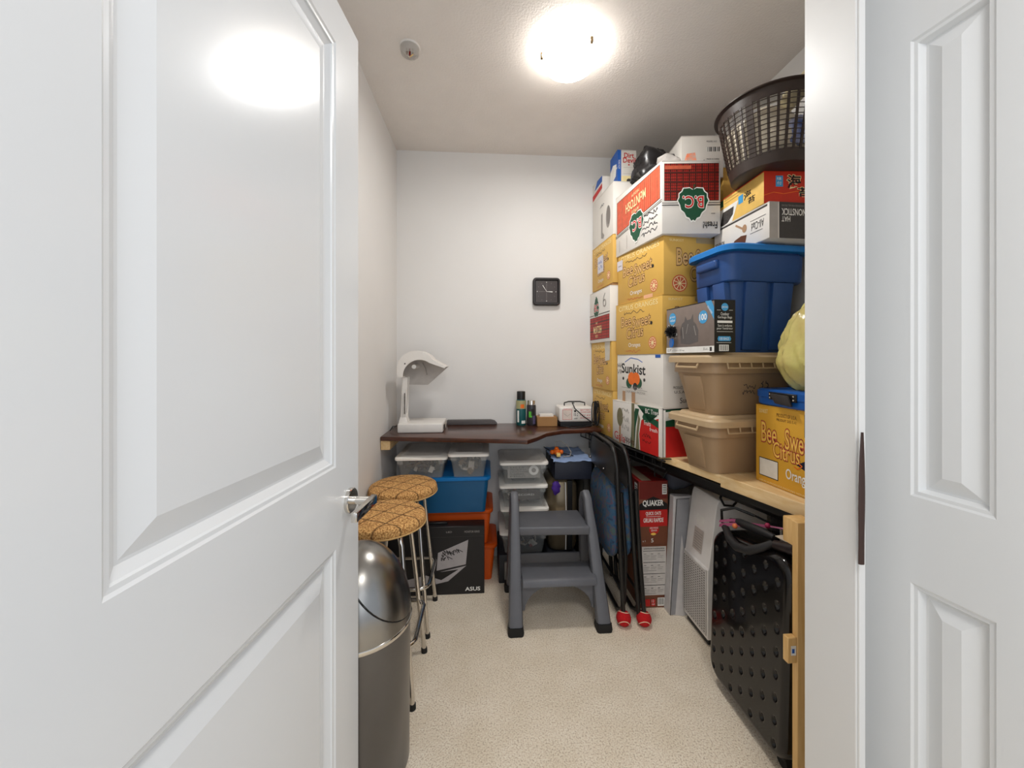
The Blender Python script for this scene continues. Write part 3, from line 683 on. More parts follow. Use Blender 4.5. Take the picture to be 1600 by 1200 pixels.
a.text('MODEL NO', .6, .84, .84, .88, DGRAY).text('MADE IN CHINA', .6, .42, .9, .46, DGRAY); a.line([(.18, .3), (.24, .42), (.28, .3)], .012, BLACKI).line([(.5, .32), (.54, .42), (.6, .32)], .012, BLACKI).text('TOP', .2, .5, .3, .56, BLACKI); a.done(t)
a = side(f, 2.097, 2.30); a.text('FRAGILE', .2, .4, .8, .6, DGRAY); a.done(t)
m = M().hexa([(.915, 1.70, 2.0965), (.965, 1.69, 2.0965), (.95, 1.76, 2.0965), (.93, 1.76, 2.0965)], [(.918, 1.70, 2.16), (.955, 1.695, 2.165), (.95, 1.75, 2.15), (.93, 1.75, 2.14)])
solo('paper_packet', m, [mat('orange_white_print', (216, 110, 64), .5, var=.4, scale=35, tint=(236, 226, 214))], 'small orange and white packet beside clear bag', 'packet', smooth=False)
# tall plain carton and citrus carton beside the plaid box, behind the totes
f = [(1.135, 1.80), (1.295, 1.80), (1.295, 2.3), (1.135, 2.3)]
carton('plain_box', 'tall plain brown carton standing behind the blue tote', f, ZS, 1.80, BROWNC)
f = [(1.15, 1.8), (1.29, 1.8), (1.29, 2.08), (1.15, 2.08)]
citrus([(1.150, 1.79), (1.295, 1.79), (1.295, 2.2), (1.150, 2.2)], 1.801, 2.15, 'yellow citrus carton right of plaid box, behind the basket', 41, frontart=False)

# ---------------------------------------------------------------- shelf on the right
def edge(y): return .963 - .254 * (y - 1.102)
m = M().hexa([(edge(1.0), 1.0, ZS - .045), (1.30, 1.0, ZS - .045), (1.30, 1.40, ZS - .045), (edge(1.40), 1.40, ZS - .045)], [(edge(1.0), 1.0, ZS), (1.30, 1.0, ZS), (1.30, 1.40, ZS), (edge(1.40), 1.40, ZS)]).bevel(.002, 1)
sh = thing('pine_shelf', 'pale pine bench shelf along the right wall carrying the totes', 'shelf', (1.1, 1.4, ZS - .05))
part('shelf_board', m, PINE, sh)
m = M().hexa([(edge(1.402) + .004, 1.402, ZS - .034), (1.30, 1.402, ZS - .034), (1.30, 1.76, ZS - .034), (edge(1.76) + .004, 1.76, ZS - .034)], [(edge(1.402) + .004, 1.402, ZS - .001), (1.30, 1.402, ZS - .001), (1.30, 1.76, ZS - .001), (edge(1.76) + .004, 1.76, ZS - .001)]).bevel(.002, 1)
part('shelf_board', m, PINE, sh)
def beam(x_off, z0, z1, w_, ya=1.08, yb=2.36):
    return M().hexa([(edge(ya) + x_off, ya, z0), (edge(ya) + x_off + w_, ya, z0), (edge(yb) + x_off + w_, yb, z0), (edge(yb) + x_off, yb, z0)],
                    [(edge(ya) + x_off, ya, z1), (edge(ya) + x_off + w_, ya, z1), (edge(yb) + x_off + w_, yb, z1), (edge(yb) + x_off, yb, z1)]).bevel(.003, 2)
part('steel_rail', beam(.022, ZS - .078, ZS - .046, .03), BLK, sh)
part('steel_rail', beam(.075, ZS - .110, ZS - .050, .035), BLK, sh)
part('support_post', M().box(.842, .90, .985, 1.004, 0, ZS - .004).bevel(.002, 1), PINEV, sh)
part('cross_beam', M().box(.905, 1.29, 1.006, 1.045, ZS - .11, ZS - .0465).bevel(.002, 1), PINEV, sh)
part('cross_cleat', M().box(.848, .904, 1.005, 1.045, ZS - .078, ZS - .006).bevel(.004, 2), PINEV, sh)
pc = part('cross_cleat', M().box(.815, .8415, .985, 1.004, .395, .465).bevel(.002, 1), PINEV, sh)
a = Art((.815, .9845, .41), (.8415, .9845, .41), (.8415, .9845, .45), (.815, .9845, .45)); a.rect(.3, .2, .85, .85, WHITEI).rect(.42, .35, .7, .65, BLUEI); a.done(pc, 'price_sticker')
# wire rack carrying the cartons
wr = thing('wire_rack', 'black wire rack holding up the cartons at back', 'rack', (1.0, 2.0, ZS - .03))
m = M()
for i in range(20):
    y = 1.66 + .037 * i; m.tube([(edge(y) - .04, y, ZS - .006), (1.29, y, ZS - .006)], .0025, 6)
part('cross_wire', m, BLK, wr, kind='stuff')
m = M(); m.tube([(edge(1.64) - .04, 1.64, ZS - .011), (edge(2.38) - .04, 2.38, ZS - .011)], .005, 8); part('front_rod', m, BLK, wr)
m = M(); m.tube([(edge(1.64) - .04, 1.64, ZS - .045), (edge(2.38) - .04, 2.38, ZS - .045)], .004, 8); part('front_rod', m, BLK, wr)
for i in range(13):
    y = 1.66 + .06 * i; q = M().tube([(edge(y) - .04, y, ZS - .008), (edge(y) - .042, y, ZS - .047)], .0022, 6); part('wire_tie', q, BLK, wr)
for y in (1.72, 1.98, 2.3): part('hanging_wire', M().tube([(edge(y) - .03, y, ZS - .01), (edge(y) - .03, y, ZS - .10), (edge(y) + .01, y, ZS - .11), (edge(y) + .04, y, ZS - .06)], .003, 6), BLK, wr)

# brown totes
def tote(label, x0, x1, y0, y1, z0, z1, body, lidm, lidh=.035, group=None, taper=.035, name='storage_tote', lip=.022, ribs=True, r=.045, lidded=True, latch=True, base=None):
    cx, cy, hx_, hy_ = (x0 + x1) / 2, (y0 + y1) / 2, (x1 - x0) / 2, (y1 - y0) / 2
    t = thing(name, label, 'tote', (cx, cy, z0), group)
    bx, by = hx_ - lip, hy_ - lip; zt = z1 - lidh
    b = M(); secs = []
    for k, (f_, zz) in enumerate(((1, z0), (.97, z0 + .006), (.55, z0 + (zt - z0) * .45), (.12, zt - .045), (.12, zt - .045), (-.12, zt - .044), (-.12, zt), )):
        secs.append(rrect(cx, cy, bx - taper * f_, by - taper * f_, r, zz))
    b.loft(secs); part('tote_body', b, body, t)
    l = M()
    l.loft([rrect(cx, cy, hx_, hy_, r, zt - .004), rrect(cx, cy, hx_, hy_, r, zt + lidh * .5), rrect(cx, cy, hx_ - .006, hy_ - .006, r, zt + lidh * .7), rrect(cx, cy, hx_ - .03, hy_ - .03, r, zt + lidh * .72), rrect(cx, cy, hx_ - .036, hy_ - .036, r, z1)])
    part('tote_lid', l, lidm, t)
    if ribs:
        # moulded side ribs, proud of the wall
        def rib(xa, ya, xb, yb): 
            q = M(); q.hexa([(xa - .006, ya - .006, z0 + .012), (xb, ya - .006, z0 + .012), (xb, yb, z0 + .012), (xa - .006, yb, z0 + .012)],
                            [(xa - .018, ya - .018, zt - .05), (xb, ya - .018, zt - .05), (xb, yb, zt - .05), (xa - .018, yb, zt - .05)]).bevel(.004, 2); return q
        xw, yw = cx - bx + taper, cy - by + taper
        part('side_rib', M().hexa([(xw - .006, cy - .045, z0 + .012), (xw + .02, cy - .045, z0 + .012), (xw + .02, cy + .045, z0 + .012), (xw - .006, cy + .045, z0 + .012)],
                                  [(xw - taper * .8 - .008, cy - .05, zt - .055), (xw, cy - .05, zt - .055), (xw, cy + .05, zt - .055), (xw - taper * .8 - .008, cy + .05, zt - .055)]).bevel(.005, 2), body, t)
    if latch:
        h = M(); x_ = cx - hx_
        h.tube([(x_ + .008, cy - .06, zt - .004), (x_ - .001, cy - .06, zt - .022), (x_ - .001, cy + .06, zt - .022), (x_ + .008, cy + .06, zt - .004)], .0045, 6)
        part('grab_handle', h, lidm, t)
        h = M(); y_ = cy - hy_
        h.tube([(cx - hx_ * .7, y_ + .006, zt - .004), (cx - hx_ * .7, y_, zt - .024), (cx + hx_ * .7, y_, zt - .024), (cx + hx_ * .7, y_ + .006, zt - .004)], .003, 6)
        for k in range(7): h.tube([(cx + hx_ * (-.7 + 1.4 * k / 6), y_, zt - .024), (cx + hx_ * (-.7 + 1.4 * k / 6), y_ + .004, zt - .002)], .0025, 5)
        part('rim_rail', h, lidm, t)
    return t
t1 = tote('lower tan tote standing directly on the pine shelf', .796, 1.246, 1.3725, 1.6625, ZS, 1.005, TAN, TANL)
t2 = tote('upper tan tote, marked 35, stacked on another tan tote', .796, 1.243, 1.3735, 1.6620, 1.0055, 1.245, TAN, TANL)
yf = 1.3735 + .022 + .035
a = Art((.95, yf - .012, 1.06), (1.10, yf - .016, 1.06), (1.10, yf - .026, 1.16), (.95, yf - .026, 1.16)); a.m.norecalc = True; a.lay = 14
a.scrawl(.1, .2, .5, .9, PENI, 5, 3, .012); a.text('35', .58, .45, .86, .85, PENI, off=-.01); a.done(t2, 'handwriting')
t1.rotation_euler.z = math.radians(9); t2.rotation_euler.z = math.radians(9)
# big blue tote
bt = tote('large blue tote with bright blue lid on the tan totes', .885, 1.285, 1.3905, 1.6655, 1.246, 1.668, BLUET, BLUEL, lidh=.03, lip=.03, taper=.03, r=.06, ribs=False, latch=False)
bcx_, bcy_, bhx, bhy = 1.085, 1.528, .2, .1375
yw = bcy_ - bhy + .03
part('rim_skirt', M().loft([rrect(bcx_, bcy_, bhx - .028, bhy - .028, .055, 1.520), rrect(bcx_, bcy_, bhx - .024, bhy - .024, .055, 1.525), rrect(bcx_, bcy_, bhx - .020, bhy - .020, .055, 1.624)]), BLUET, bt)
part('grab_handle', M().box(bcx_ - bhx + .004, bcx_ - bhx + .03, bcy_ - .06, bcy_ + .06, 1.577, 1.612).bevel(.01, 3), BLUET, bt)
for xx in (bcx_ - .055, bcx_ + .065):
    part('side_rib', M().hexa([(xx - .042, yw + .022, 1.255), (xx + .042, yw + .022, 1.255), (xx + .042, yw + .04, 1.255), (xx - .042, yw + .04, 1.255)], [(xx - .045, yw - .004, 1.518), (xx + .045, yw - .004, 1.518), (xx + .045, yw + .03, 1.518), (xx - .045, yw + .03, 1.518)]).bevel(.003, 2), BLUET, bt)
for ya in (bcy_ - .05, bcy_ + .05):
    xl = bcx_ - bhx + .03
    part('side_rib', M().hexa([(xl + .022, ya - .03, 1.255), (xl + .04, ya - .03, 1.255), (xl + .04, ya + .03, 1.255), (xl + .022, ya + .03, 1.255)], [(xl - .006, ya - .032, 1.518), (xl + .02, ya - .032, 1.518), (xl + .02, ya + .032, 1.518), (xl - .006, ya + .032, 1.518)]).bevel(.003, 2), BLUET, bt)
bt.rotation_euler.z = math.radians(6)

# garbage bag box
f = [(.826, 1.338), (.910, 1.345), (.868, 1.645), (.790, 1.632)]
t = carton('bin_bag_box', 'grey and black garbage bag box leaning on blue tote', f, 1.2455, 1.436, mat('gray_box', (128, 114, 106), .4), tape=False, flap=BLACKI)
a = side(f, 1.2455, 1.436)
a.rect(0, 0, 1, .12, WHITEI).text('15.9"', .03, .03, .12, .09, DGRAY).text('x 17.5 in x 100 bags', .14, .03, .42, .07, DGRAY).text('35.6 L', .8, .04, .9, .09, DGRAY).rect(.92, .02, .96, .1, DGRAY)
P = [(.34, .20), (.33, .5), (.37, .62), (.42, .66), (.44, .78), (.48, .68), (.56, .70), (.60, .8), (.61, .64), (.66, .58), (.71, .45), (.70, .22), (.52, .17)]
a.poly(P, mat('print_bag_gray', (92, 86, 84), .3)); a.line([(.4, .3), (.38, .55)], .012, GRAYI).line([(.5, .6), (.46, .4)], .008, GRAYI).line([(.62, .55), (.66, .35)], .01, GRAYI)
a.disc(.15, .76, .085, SKY).text('great', .09, .77, .21, .82, WHITEI).text('value', .09, .70, .21, .76, WHITEI).text('Outdoor', .04, .58, .2, .64, WHITEI).rect(.18, .38, .26, .43, WHITEI)
a.disc(.80, .70, .085, SKY).text('100', .735, .64, .865, .76, WHITEI, off=.02); a.poly([(.84, 1), (.95, 1), (1, .86), (1, .62)], SKY); a.text('ONE HUNDRED', .86, .8, .99, .84, WHITEI, rot=-.9); a.done(t)
a = front(f, 1.2455, 1.436); a.rect(0, 0, 1, 1, BLACKI).disc(.5, .86, .17, SKY).text('great value', .36, .83, .64, .89, WHITEI).line([(.12, .8), (.3, .8)], .003, WHITEI).line([(.7, .8), (.88, .8)], .003, WHITEI)
a.text('Outdoor', .3, .70, .7, .76, WHITEI).text('Garbage Bags', .16, .63, .84, .69, WHITEI).rect(.14, .555, .86, .60, WHITEI).text('Sacs à ordures', .16, .485, .84, .53, WHITEI).text("pour l'extérieur", .12, .42, .88, .475, WHITEI).line([(.12, .39), (.88, .39)], .003, WHITEI)
a.poly([(.15, .25), (.19, .21), (.75, .21), (.8, .25), (.75, .3), (.19, .3)], SKY).text('100 BAGS', .25, .23, .7, .28, WHITEI).line([(.1, .18), (.8, .18)], .003, WHITEI).rect(.22, .02, .68, .14, WHITEI)
for i in range(8): a.rect(.25 + .05 * i, .03, .25 + .05 * i + .018 + .01 * (i % 2), .13, BLACKI)
a.done(t)
kr = thing('pompom_charm', 'black fluffy pompom with round blue tag on the bag box', 'charm', (.790, 1.59, 1.28))
m = M(); rd = random.Random(4)
for i in range(260):
    d = Vector((rd.gauss(0, 1), rd.gauss(0, 1), rd.gauss(0, 1))).normalized(); c0 = Vector((.782, 1.575, 1.335)); m.tube([c0, c0 + d * .026 * rd.uniform(.7, 1.15)], [.004, .001], 4)
part('pompom', m, BLACKI, kr, kind='stuff')
part('blue_tag', M().lathe([(.015, -.003), (.015, .003)], n=18).xf(Matrix.Translation((.784, 1.575, 1.288)) @ Matrix.Rotation(.35, 4, 'X') @ Matrix.Rotation(PI / 2, 4, 'Y') @ Matrix.Scale(1.3, 4, Vector((1, 0, 0)))), mat('royal_blue_tag', (24, 110, 200), .35), kr)

# things on the blue tote
f = [(1.045, 1.35), (1.29, 1.36), (1.29, 1.69), (1.037, 1.68)]
t = carton('cookware_box', 'white and black cookware carton on the blue lid', f, 1.6685, 1.803, WHITEC, tape=False)
a = front(f, 1.6685, 1.803); a.rect(0, 0, .14, 1, mat('print_light_gray', (176, 170, 164), .5)).rect(.16, 0, 1, 1, DGRAY); a.done(t)
a = front(f, 1.6685, 1.803, True); a.lay = 12; a.text('NONSTICK', .40, .18, .80, .36, WHITEI, off=.015).text('HAT', .66, .40, .80, .54, WHITEI, off=.015).text('HARD ANODIZED FOR ALL STOVES', .35, .07, .8, .12, GRAYI); a.done(t, 'printed_lettering')
a = side(f, 1.6685, 1.803); a.line([(.03, .93), (.97, .93)], .028, DGRAY); a.done(t)
a = side(f, 1.6685, 1.803, True); a.lay = 10; a.rect(.05, .30, .30, .315, BLACKI).rect(.10, .66, .30, .675, BLACKI).text('All-Clad', .08, .38, .28, .6, BLACKI).text('NONSTICK', .78, .5, .97, .64, BLACKI, off=.01)
a.poly([(.36, .64), (.46, .60), (.58, .66), (.66, .9), (.56, 1), (.40, 1)], BRN).disc(.4, .42, .04, BEIGE, ry=.12).line([(.42, .42), (.56, .2)], .03, BEIGE); a.done(t, 'printed_picture')
f = [(1.040, 1.372), (1.29, 1.36), (1.29, 1.68), (1.046, 1.67)]
t = carton('snack_box', 'yellow and red seaweed snack carton under the basket', f, 1.804, 1.925, mat('pale_yellow_card', (240, 196, 104), .5), tape=False, flap=mat('red_card', (206, 52, 28), .5))
a = front(f, 1.804, 1.925); a.rect(0, 0, 1, 1, mat('print_vermilion', (206, 50, 26), .5)); a.line([(0, .25), (.15, .35), (.3, .3), (.5, .38), (.8, .3)], .01, ORANGEI)
a.rect(.18, .52, .29, .86, SKY).text('味', .2, .72, .27, .82, WHITEI).text('付', .2, .58, .27, .68, WHITEI)
a.text('海', .36, .48, .56, .88, CREAM, off=.06).text('海', .36, .48, .56, .88, BLACKI, off=.02).text('苔', .52, .22, .72, .5, CREAM, off=.06).text('苔', .52, .22, .72, .5, BLACKI, off=.02); a.done(t)
a = side(f, 1.804, 1.925); a.text('海', .62, .46, .76, .72, BLACKI, off=.02).text('苔', .70, .26, .84, .46, BLACKI, off=.02).rect(.50, .44, .6, .72, SKY)
a.rect(.06, .72, .15, .96, GREEN).line([(.18, .88), (.55, .88)], .006, BRN).line([(.18, .78), (.5, .78)], .006, BRN).text('SEAWEED', .18, .92, .36, .97, BRN); a.poly([(.0, .0), (.0, .62), (.5, .62), (.36, .0)], WHITEI)
a.poly([(.08, .1), (.14, .5), (.40, .5), (.38, .24), (.26, .04), (.10, .0)], mat('print_seaweed', (62, 58, 56), .6, var=.5, scale=160)); a.done(t)
# laundry basket
bcx, bcy, bz0, bz1 = 1.112, 1.43, 1.9265, 2.19
BR = mat('brown_basket', (56, 44, 38), .45)
t = thing('laundry_basket', 'dark brown round lattice basket full of odds and ends', 'basket', (bcx, bcy, bz0))
rr_ = lambda z_: .136 + (.184 - .136) * (z_ - bz0) / (bz1 - bz0)
part('basket_base', M().lathe([(.125, bz0), (rr_(bz0), bz0 + .004), (rr_(bz0 + .045), bz0 + .045), (rr_(bz0 + .045) - .003, bz0 + .045), (.12, bz0 + .006)], bcx, bcy, 64, True, True), BR, t)
part('basket_rim', M().lathe([(rr_(bz1 - .038), bz1 - .038), (rr_(bz1 - .006), bz1 - .006), (rr_(bz1) + .012, bz1 - .004), (rr_(bz1) + .012, bz1), (rr_(bz1), bz1 + .002), (rr_(bz1) - .005, bz1 - .002), (rr_(bz1 - .038) - .003, bz1 - .038), (rr_(bz1 - .038), bz1 - .038)], bcx, bcy, 64, False, False), BR, t)
m = M(); NZ = 11
for k in range(NZ):
    zz = bz0 + .055 + (bz1 - .045 - bz0 - .055) * k / (NZ - 1); R_ = rr_(zz) + .001
    m.tube([(bcx + R_ * math.cos(2 * PI * i / 64), bcy + R_ * math.sin(2 * PI * i / 64), zz) for i in range(64)], .0018, 4, closed=True)
part('lattice_ring', m, BR, t, kind='stuff')
for k in range(36):
    th = 2 * PI * k / 36; wide = (k % 9 == 3)
    hw_ = .012 if wide else .0042
    q = M(); za, zb = bz0 + .04, bz1 - .034; ra, rb = rr_(za), rr_(zb)
    ex = Vector((math.cos(th), math.sin(th), 0)); et = Vector((-ex.y, ex.x, 0)); c0 = Vector((bcx, bcy, 0)); Z_ = Vector((0, 0, 1))
    q.hexa([c0 + ex * (ra - .003) - et * hw_ + Z_ * za, c0 + ex * (ra + .001) - et * hw_ + Z_ * za, c0 + ex * (ra + .001) + et * hw_ + Z_ * za, c0 + ex * (ra - .003) + et * hw_ + Z_ * za],
           [c0 + ex * (rb - .003) - et * hw_ + Z_ * zb, c0 + ex * (rb + .001) - et * hw_ + Z_ * zb, c0 + ex * (rb + .001) + et * hw_ + Z_ * zb, c0 + ex * (rb - .003) + et * hw_ + Z_ * zb])
    part('basket_slat', q, BR, t, smooth=False)
def inside(m, cx, cy, R):
    for v in m.bm.verts:
        d = math.hypot(v.co.x - cx, v.co.y - cy); lim = R(v.co.z)
        if d > lim: v.co.x = cx + (v.co.x - cx) * lim / d; v.co.y = cy + (v.co.y - cy) * lim / d
    return m
lim = lambda z_: rr_(min(z_, bz1)) - .008
solo('plastic_bag', inside(clampz(blob((bcx - .02, bcy + .01, 2.05), .135, 31, (1.1, 1.1, .95), n=34, amp=.16, fold=.12), bz0 + .012, 2.205), bcx, bcy, lim), mat('cream_bag', (234, 222, 200), .35, var=.15, scale=9, bump=.6, bscale=22), 'cream plastic bag filling the brown basket', 'bag')
solo('blue_packet', inside(clampz(blob((bcx + .0, bcy - .125, 2.04), .05, 32, (1.1, .5, 1.0), amp=.2), bz0 + .012), bcx, bcy, lambda z_: lim(z_) + .004), mat('blue_white_packet', (196, 198, 214), .4, var=.3, scale=20, tint=(60, 100, 190)), 'blue and white packet pressed against basket front', 'packet')
solo('white_sheet', M().hexa([(bcx - .14, bcy - .06, 2.15), (bcx - .06, bcy - .13, 2.15), (bcx - .05, bcy - .12, 2.15), (bcx - .13, bcy - .05, 2.15)], [(bcx - .165, bcy - .075, 2.197), (bcx - .08, bcy - .16, 2.203), (bcx - .07, bcy - .15, 2.205), (bcx - .155, bcy - .065, 2.2)]), WHITEC, 'white plastic sheet edge peeking over basket rim at left', 'sheet', smooth=False)
solo('paper_roll', M().tube([(bcx - .02, bcy - .10, 2.15), (bcx + .06, bcy - .13, 2.245)], .032, 14), mat('tan_paper', (206, 194, 160), .6), 'pale tan bundle sticking up over the basket rim', 'bundle')

# near citrus box, case, yellow bag
f = [(1.012, 1.00), (1.295, 1.02), (1.295, 1.375), (.985, 1.340)]
t = carton('citrus_box', 'near yellow citrus carton under the blue case', f, ZS + .0005, 1.056, YELN, tape=False, group='yellow citrus cartons')
a = Art((.985, 1.340, ZS), (1.012, 1.00, ZS), (1.012, 1.00, 1.056), (.985, 1.340, 1.056))
a.text('SUNKIST', .05, .90, .16, .95, CREAM).text('PRODUCT OF U.S.A.', .27, .88, .50, .925, BRN).text('PRODUIT DES É.-U.', .27, .83, .50, .87, BRN)
a.poly([(.58, .70), (.60, .66), (.80, .66), (.80, .96), (.58, .96)], BLACKI).rect(.588, .675, .79, .95, WHITEI).text('CLASS', .6, .88, .68, .93, BLUEI)
outlined(a, 'Bee', .08, .53, .27, .78, -.05, o1=.05); outlined(a, 'Sweet', .37, .50, .68, .74, -.05, o1=.05); outlined(a, 'Citrus', .23, .37, .53, .56, -.05, o1=.05)
a.poly([(.5, .36), (.62, .45), (.62, .30)], mat('print_navy', (24, 28, 52), .5)); a.rect(.05, .09, .29, .325, BLACKI).rect(.056, .10, .284, .315, mat('print_box_white', (232, 226, 214), .5))
a.text('Oranges', .38, .12, .66, .28, WHITEI, off=.01).line([(.47, .33), (.51, .31), (.56, .36), (.52, .38)], .006, ORANGEI); a.text('USE IN A PRODUCE PACKING HOUSE', .05, .02, .6, .04, CREAM); a.done(t)
ccx, ccy = 1.13, 1.205
t = thing('round_case', 'blue hard case with black handle on the near citrus carton', 'case', (ccx, ccy, 1.057))
CB = mat('case_blue', (12, 86, 168), .35)
part('case_base', M().loft([rrect(ccx, ccy, .135, .155, .05, 1.057), rrect(ccx, ccy, .14, .16, .05, 1.062), rrect(ccx, ccy, .14, .16, .05, 1.085)]), CB, t)
part('case_lid', M().loft([rrect(ccx, ccy, .143, .163, .05, 1.086), rrect(ccx, ccy, .143, .163, .05, 1.108), rrect(ccx, ccy, .137, .157, .05, 1.114)]), CB, t)
hx0 = ccx - .143
part('handle_plate', M().box(hx0 - .004, hx0 + .001, 1.155, 1.275, 1.080, 1.106).bevel(.0015, 1), BLKP, t)
part('carry_handle', M().hexa([(hx0 - .014, 1.165, 1.066), (hx0 - .005, 1.165, 1.066), (hx0 - .005, 1.235, 1.070), (hx0 - .014, 1.235, 1.070)], [(hx0 - .014, 1.180, 1.100), (hx0 - .005, 1.180, 1.100), (hx0 - .005, 1.26, 1.103), (hx0 - .014, 1.26, 1.103)]).bevel(.003, 2), mat('dark_gray_grip', (54, 50, 50), .5), t)
for yv in (1.165, 1.266):
    for zv in (1.087, 1.099): part('rivet', M().ball((hx0 - .005, yv, zv), .0035, 8), CHROME, t)
m = blob((1.15, 1.20, 1.27), .175, 77, (.95, 1.0, 1.0), n=90, amp=.10, fr=3.6, fold=.7)
for v in m.bm.verts:
    k = max(0, (v.co.z - 1.20)) / .25
    v.co.x = 1.175 + (v.co.x - 1.175) * (1 - .45 * k); v.co.y = 1.205 + (v.co.y - 1.205) * (1 - .5 * k); v.co.z += .03 * k
clampz(m, 1.1145, 1.50, x1=1.30, y1=1.345, y0=.99)
yb_ = solo('shopping_bag', m, mat('yellow_thin_plastic', (236, 230, 140), .25, var=.12, scale=10, bump=1.0, bscale=22, tint=(240, 214, 140), trans=.25), 'full translucent yellow plastic bag on the blue case', 'bag')

# ---------------------------------------------------------------- below the plank, left
t = thing('monitor_box', 'black electronics carton with silver graphic on carpet', 'box', (-.255, 2.04, 0))
part('carton', M().box(-.50, -.007, 2.005, 2.085, 0, .352).bevel(.002, 1), mat('black_card', (28, 26, 27), .45), t)
part('carry_handle', M().box(-.32, -.20, 2.035, 2.055, .352, .362).bevel(.003, 1), BLKP, t)
a = Art((-.50, 2.005, 0), (-.007, 2.005, 0), (-.007, 2.005, .352), (-.50, 2.005, .352))
SIL = mat('print_silver_gray', (168, 162, 162), .4)
a.poly([(.515, .62), (.83, .80), (.805, .44), (.50, .36)], SIL).poly([(.2, .24), (.81, .42), (.62, .20), (.2, .08)], SIL).poly([(.36, .31), (.73, .37), (.55, .22)], BLACKI)
rd = random.Random(8)
for k in range(16):
    u = .55 + .2 * rd.random(); v = .44 + .24 * (u - .5) * 2 + .12 * rd.random(); a.line([(u, v), (u + .03 * rd.uniform(-1, 1), v + .05), (u + .04 * rd.uniform(-1, 1), v + .01)], .005, BLACKI)
a.text('ASUS', .80, .05, .955, .105, WHITEI, off=.02).text('ASUS', .13, .90, .25, .95, WHITEI, off=.02).text('MONITOR SERIES', .79, .905, .95, .935, GRAYI).text('LED', .60, .91, .66, .935, GRAYI).line([(.0, .85), (1, .85)], .0015, DGRAY); a.done(t)
def bin_(label, x0, x1, y0, y1, z0, z1, body, rim, name='storage_bin', lidded=False, group=None):
    cx, cy, hx_, hy_ = (x0 + x1) / 2, (y0 + y1) / 2, (x1 - x0) / 2, (y1 - y0) / 2
    t = thing(name, label, 'bin', (cx, cy, z0), group)
    part('bin_body', M().loft([rrect(cx, cy, hx_ - .03, hy_ - .03, .02, z0), rrect(cx, cy, hx_ - .012, hy_ - .012, .025, z1 - .02), rrect(cx, cy, hx_ - .014, hy_ - .014, .025, z1 - .004), rrect(cx, cy, hx_ - .035, hy_ - .035, .02, z0 + .004)]), body, t)
    part('bin_lid', M().loft([rrect(cx, cy, hx_ - .003, hy_ - .003, .03, z1 - .022), rrect(cx, cy, hx_, hy_, .03, z1 - .016), rrect(cx, cy, hx_, hy_, .03, z1 - .004), rrect(cx, cy, hx_ - .008, hy_ - .008, .03, z1), rrect(cx, cy, hx_ - .03, hy_ - .03, .02, z1 - .002), rrect(cx, cy, hx_ - .034, hy_ - .034, .02, z1 - .004)]), rim, t)
    return t
bin_('orange bin on the carpet at bottom of its stack', -.46, .063, 2.10, 2.382, 0, .205, ORNG, ORNG)
bin_('upper orange bin under the blue bin', -.46, .040, 2.09, 2.382, .206, .402, ORNG, ORNG)
bin_('teal blue bin with bright blue lid under clear boxes', -.42, .027, 2.03, 2.384, .403, .600, TEAL, AZURE)
def lidbox(label, x0, x1, y0, y1, z0, z1, group='clear boxes with white lids', seed=0, rotz=0):
    cx, cy, hx_, hy_ = (x0 + x1) / 2, (y0 + y1) / 2, (x1 - x0) / 2, (y1 - y0) / 2
    t = thing('clear_box', label, 'box', (cx, cy, z0), group)
    zt = z1 - .014
    part('clear_body', M().loft([rrect(cx, cy, hx_ - .028, hy_ - .028, .014, z0), rrect(cx, cy, hx_ - .013, hy_ - .013, .018, zt - .02), rrect(cx, cy, hx_ - .006, hy_ - .006, .018, zt - .018), rrect(cx, cy, hx_ - .006, hy_ - .006, .018, zt), rrect(cx, cy, hx_ - .009, hy_ - .009, .018, zt), rrect(cx, cy, hx_ - .016, hy_ - .016, .018, zt - .02), rrect(cx, cy, hx_ - .030, hy_ - .030, .014, z0 + .003)]), CLEAR, t)
    part('white_lid', M().loft([rrect(cx, cy, hx_, hy_, .02, zt - .003), rrect(cx, cy, hx_, hy_, .02, zt + .008), rrect(cx, cy, hx_ - .004, hy_ - .004, .02, zt + .011), rrect(cx, cy, hx_ - .026, hy_ - .026, .02, zt + .011), rrect(cx, cy, hx_ - .032, hy_ - .032, .02, z1), rrect(cx, cy, hx_ - .036, hy_ - .036, .02, z1), rrect(cx, cy, hx_ - .042, hy_ - .042, .02, z1 - .003)]), LIDW, t)
    for sgn in (-1, 1): part('lid_clip', M().box(cx + sgn * (hx_ - .03) - .014, cx + sgn * (hx_ - .03) + .014, y0 - .002, y0 + .004, zt - .024, zt - .004).bevel(.001, 1), CLEAR, t)
    # jumbled contents, one heap nobody could count
    rd = random.Random(seed); m = M(); pal = [mat('heap_%d' % i, c, .5) for i, c in enumerate([(50, 46, 46), (206, 198, 186), (124, 106, 88), (160, 56, 46), (42, 50, 66), (168, 160, 150), (84, 80, 78)])]
    for k in range(130):
        m.mi = rd.choice([0, 0, 1, 2, 3, 4, 5, 6, 6]); s_ = rd.uniform(.010, .021)
        mt = Matrix.Translation((rd.uniform(x0 + .062, x1 - .062), rd.uniform(y0 + .056, y1 - .062), rd.uniform(z0 + .027, zt - .030))) @ Matrix.Rotation(rd.uniform(0, 6), 4, Vector((rd.random(), rd.random(), rd.random() + .1)).normalized())
        n0 = len(m.bm.verts); q = M(); q.mi = m.mi; q.box(-s_, s_, -s_ * .7, s_ * .7, -s_ * .35, s_ * .35).xf(mt)
        vs = [m.bm.verts.new(v.co) for v in q.bm.verts]; q.bm.verts.index_update()
        for f_ in q.bm.faces: m.face([vs[v.index] for v in f_.verts])
        q.bm.free()
    solo('packed_odds', m, pal, 'small odds and ends inside: ' + label, 'contents', smooth=False, kind='stuff')
    return t
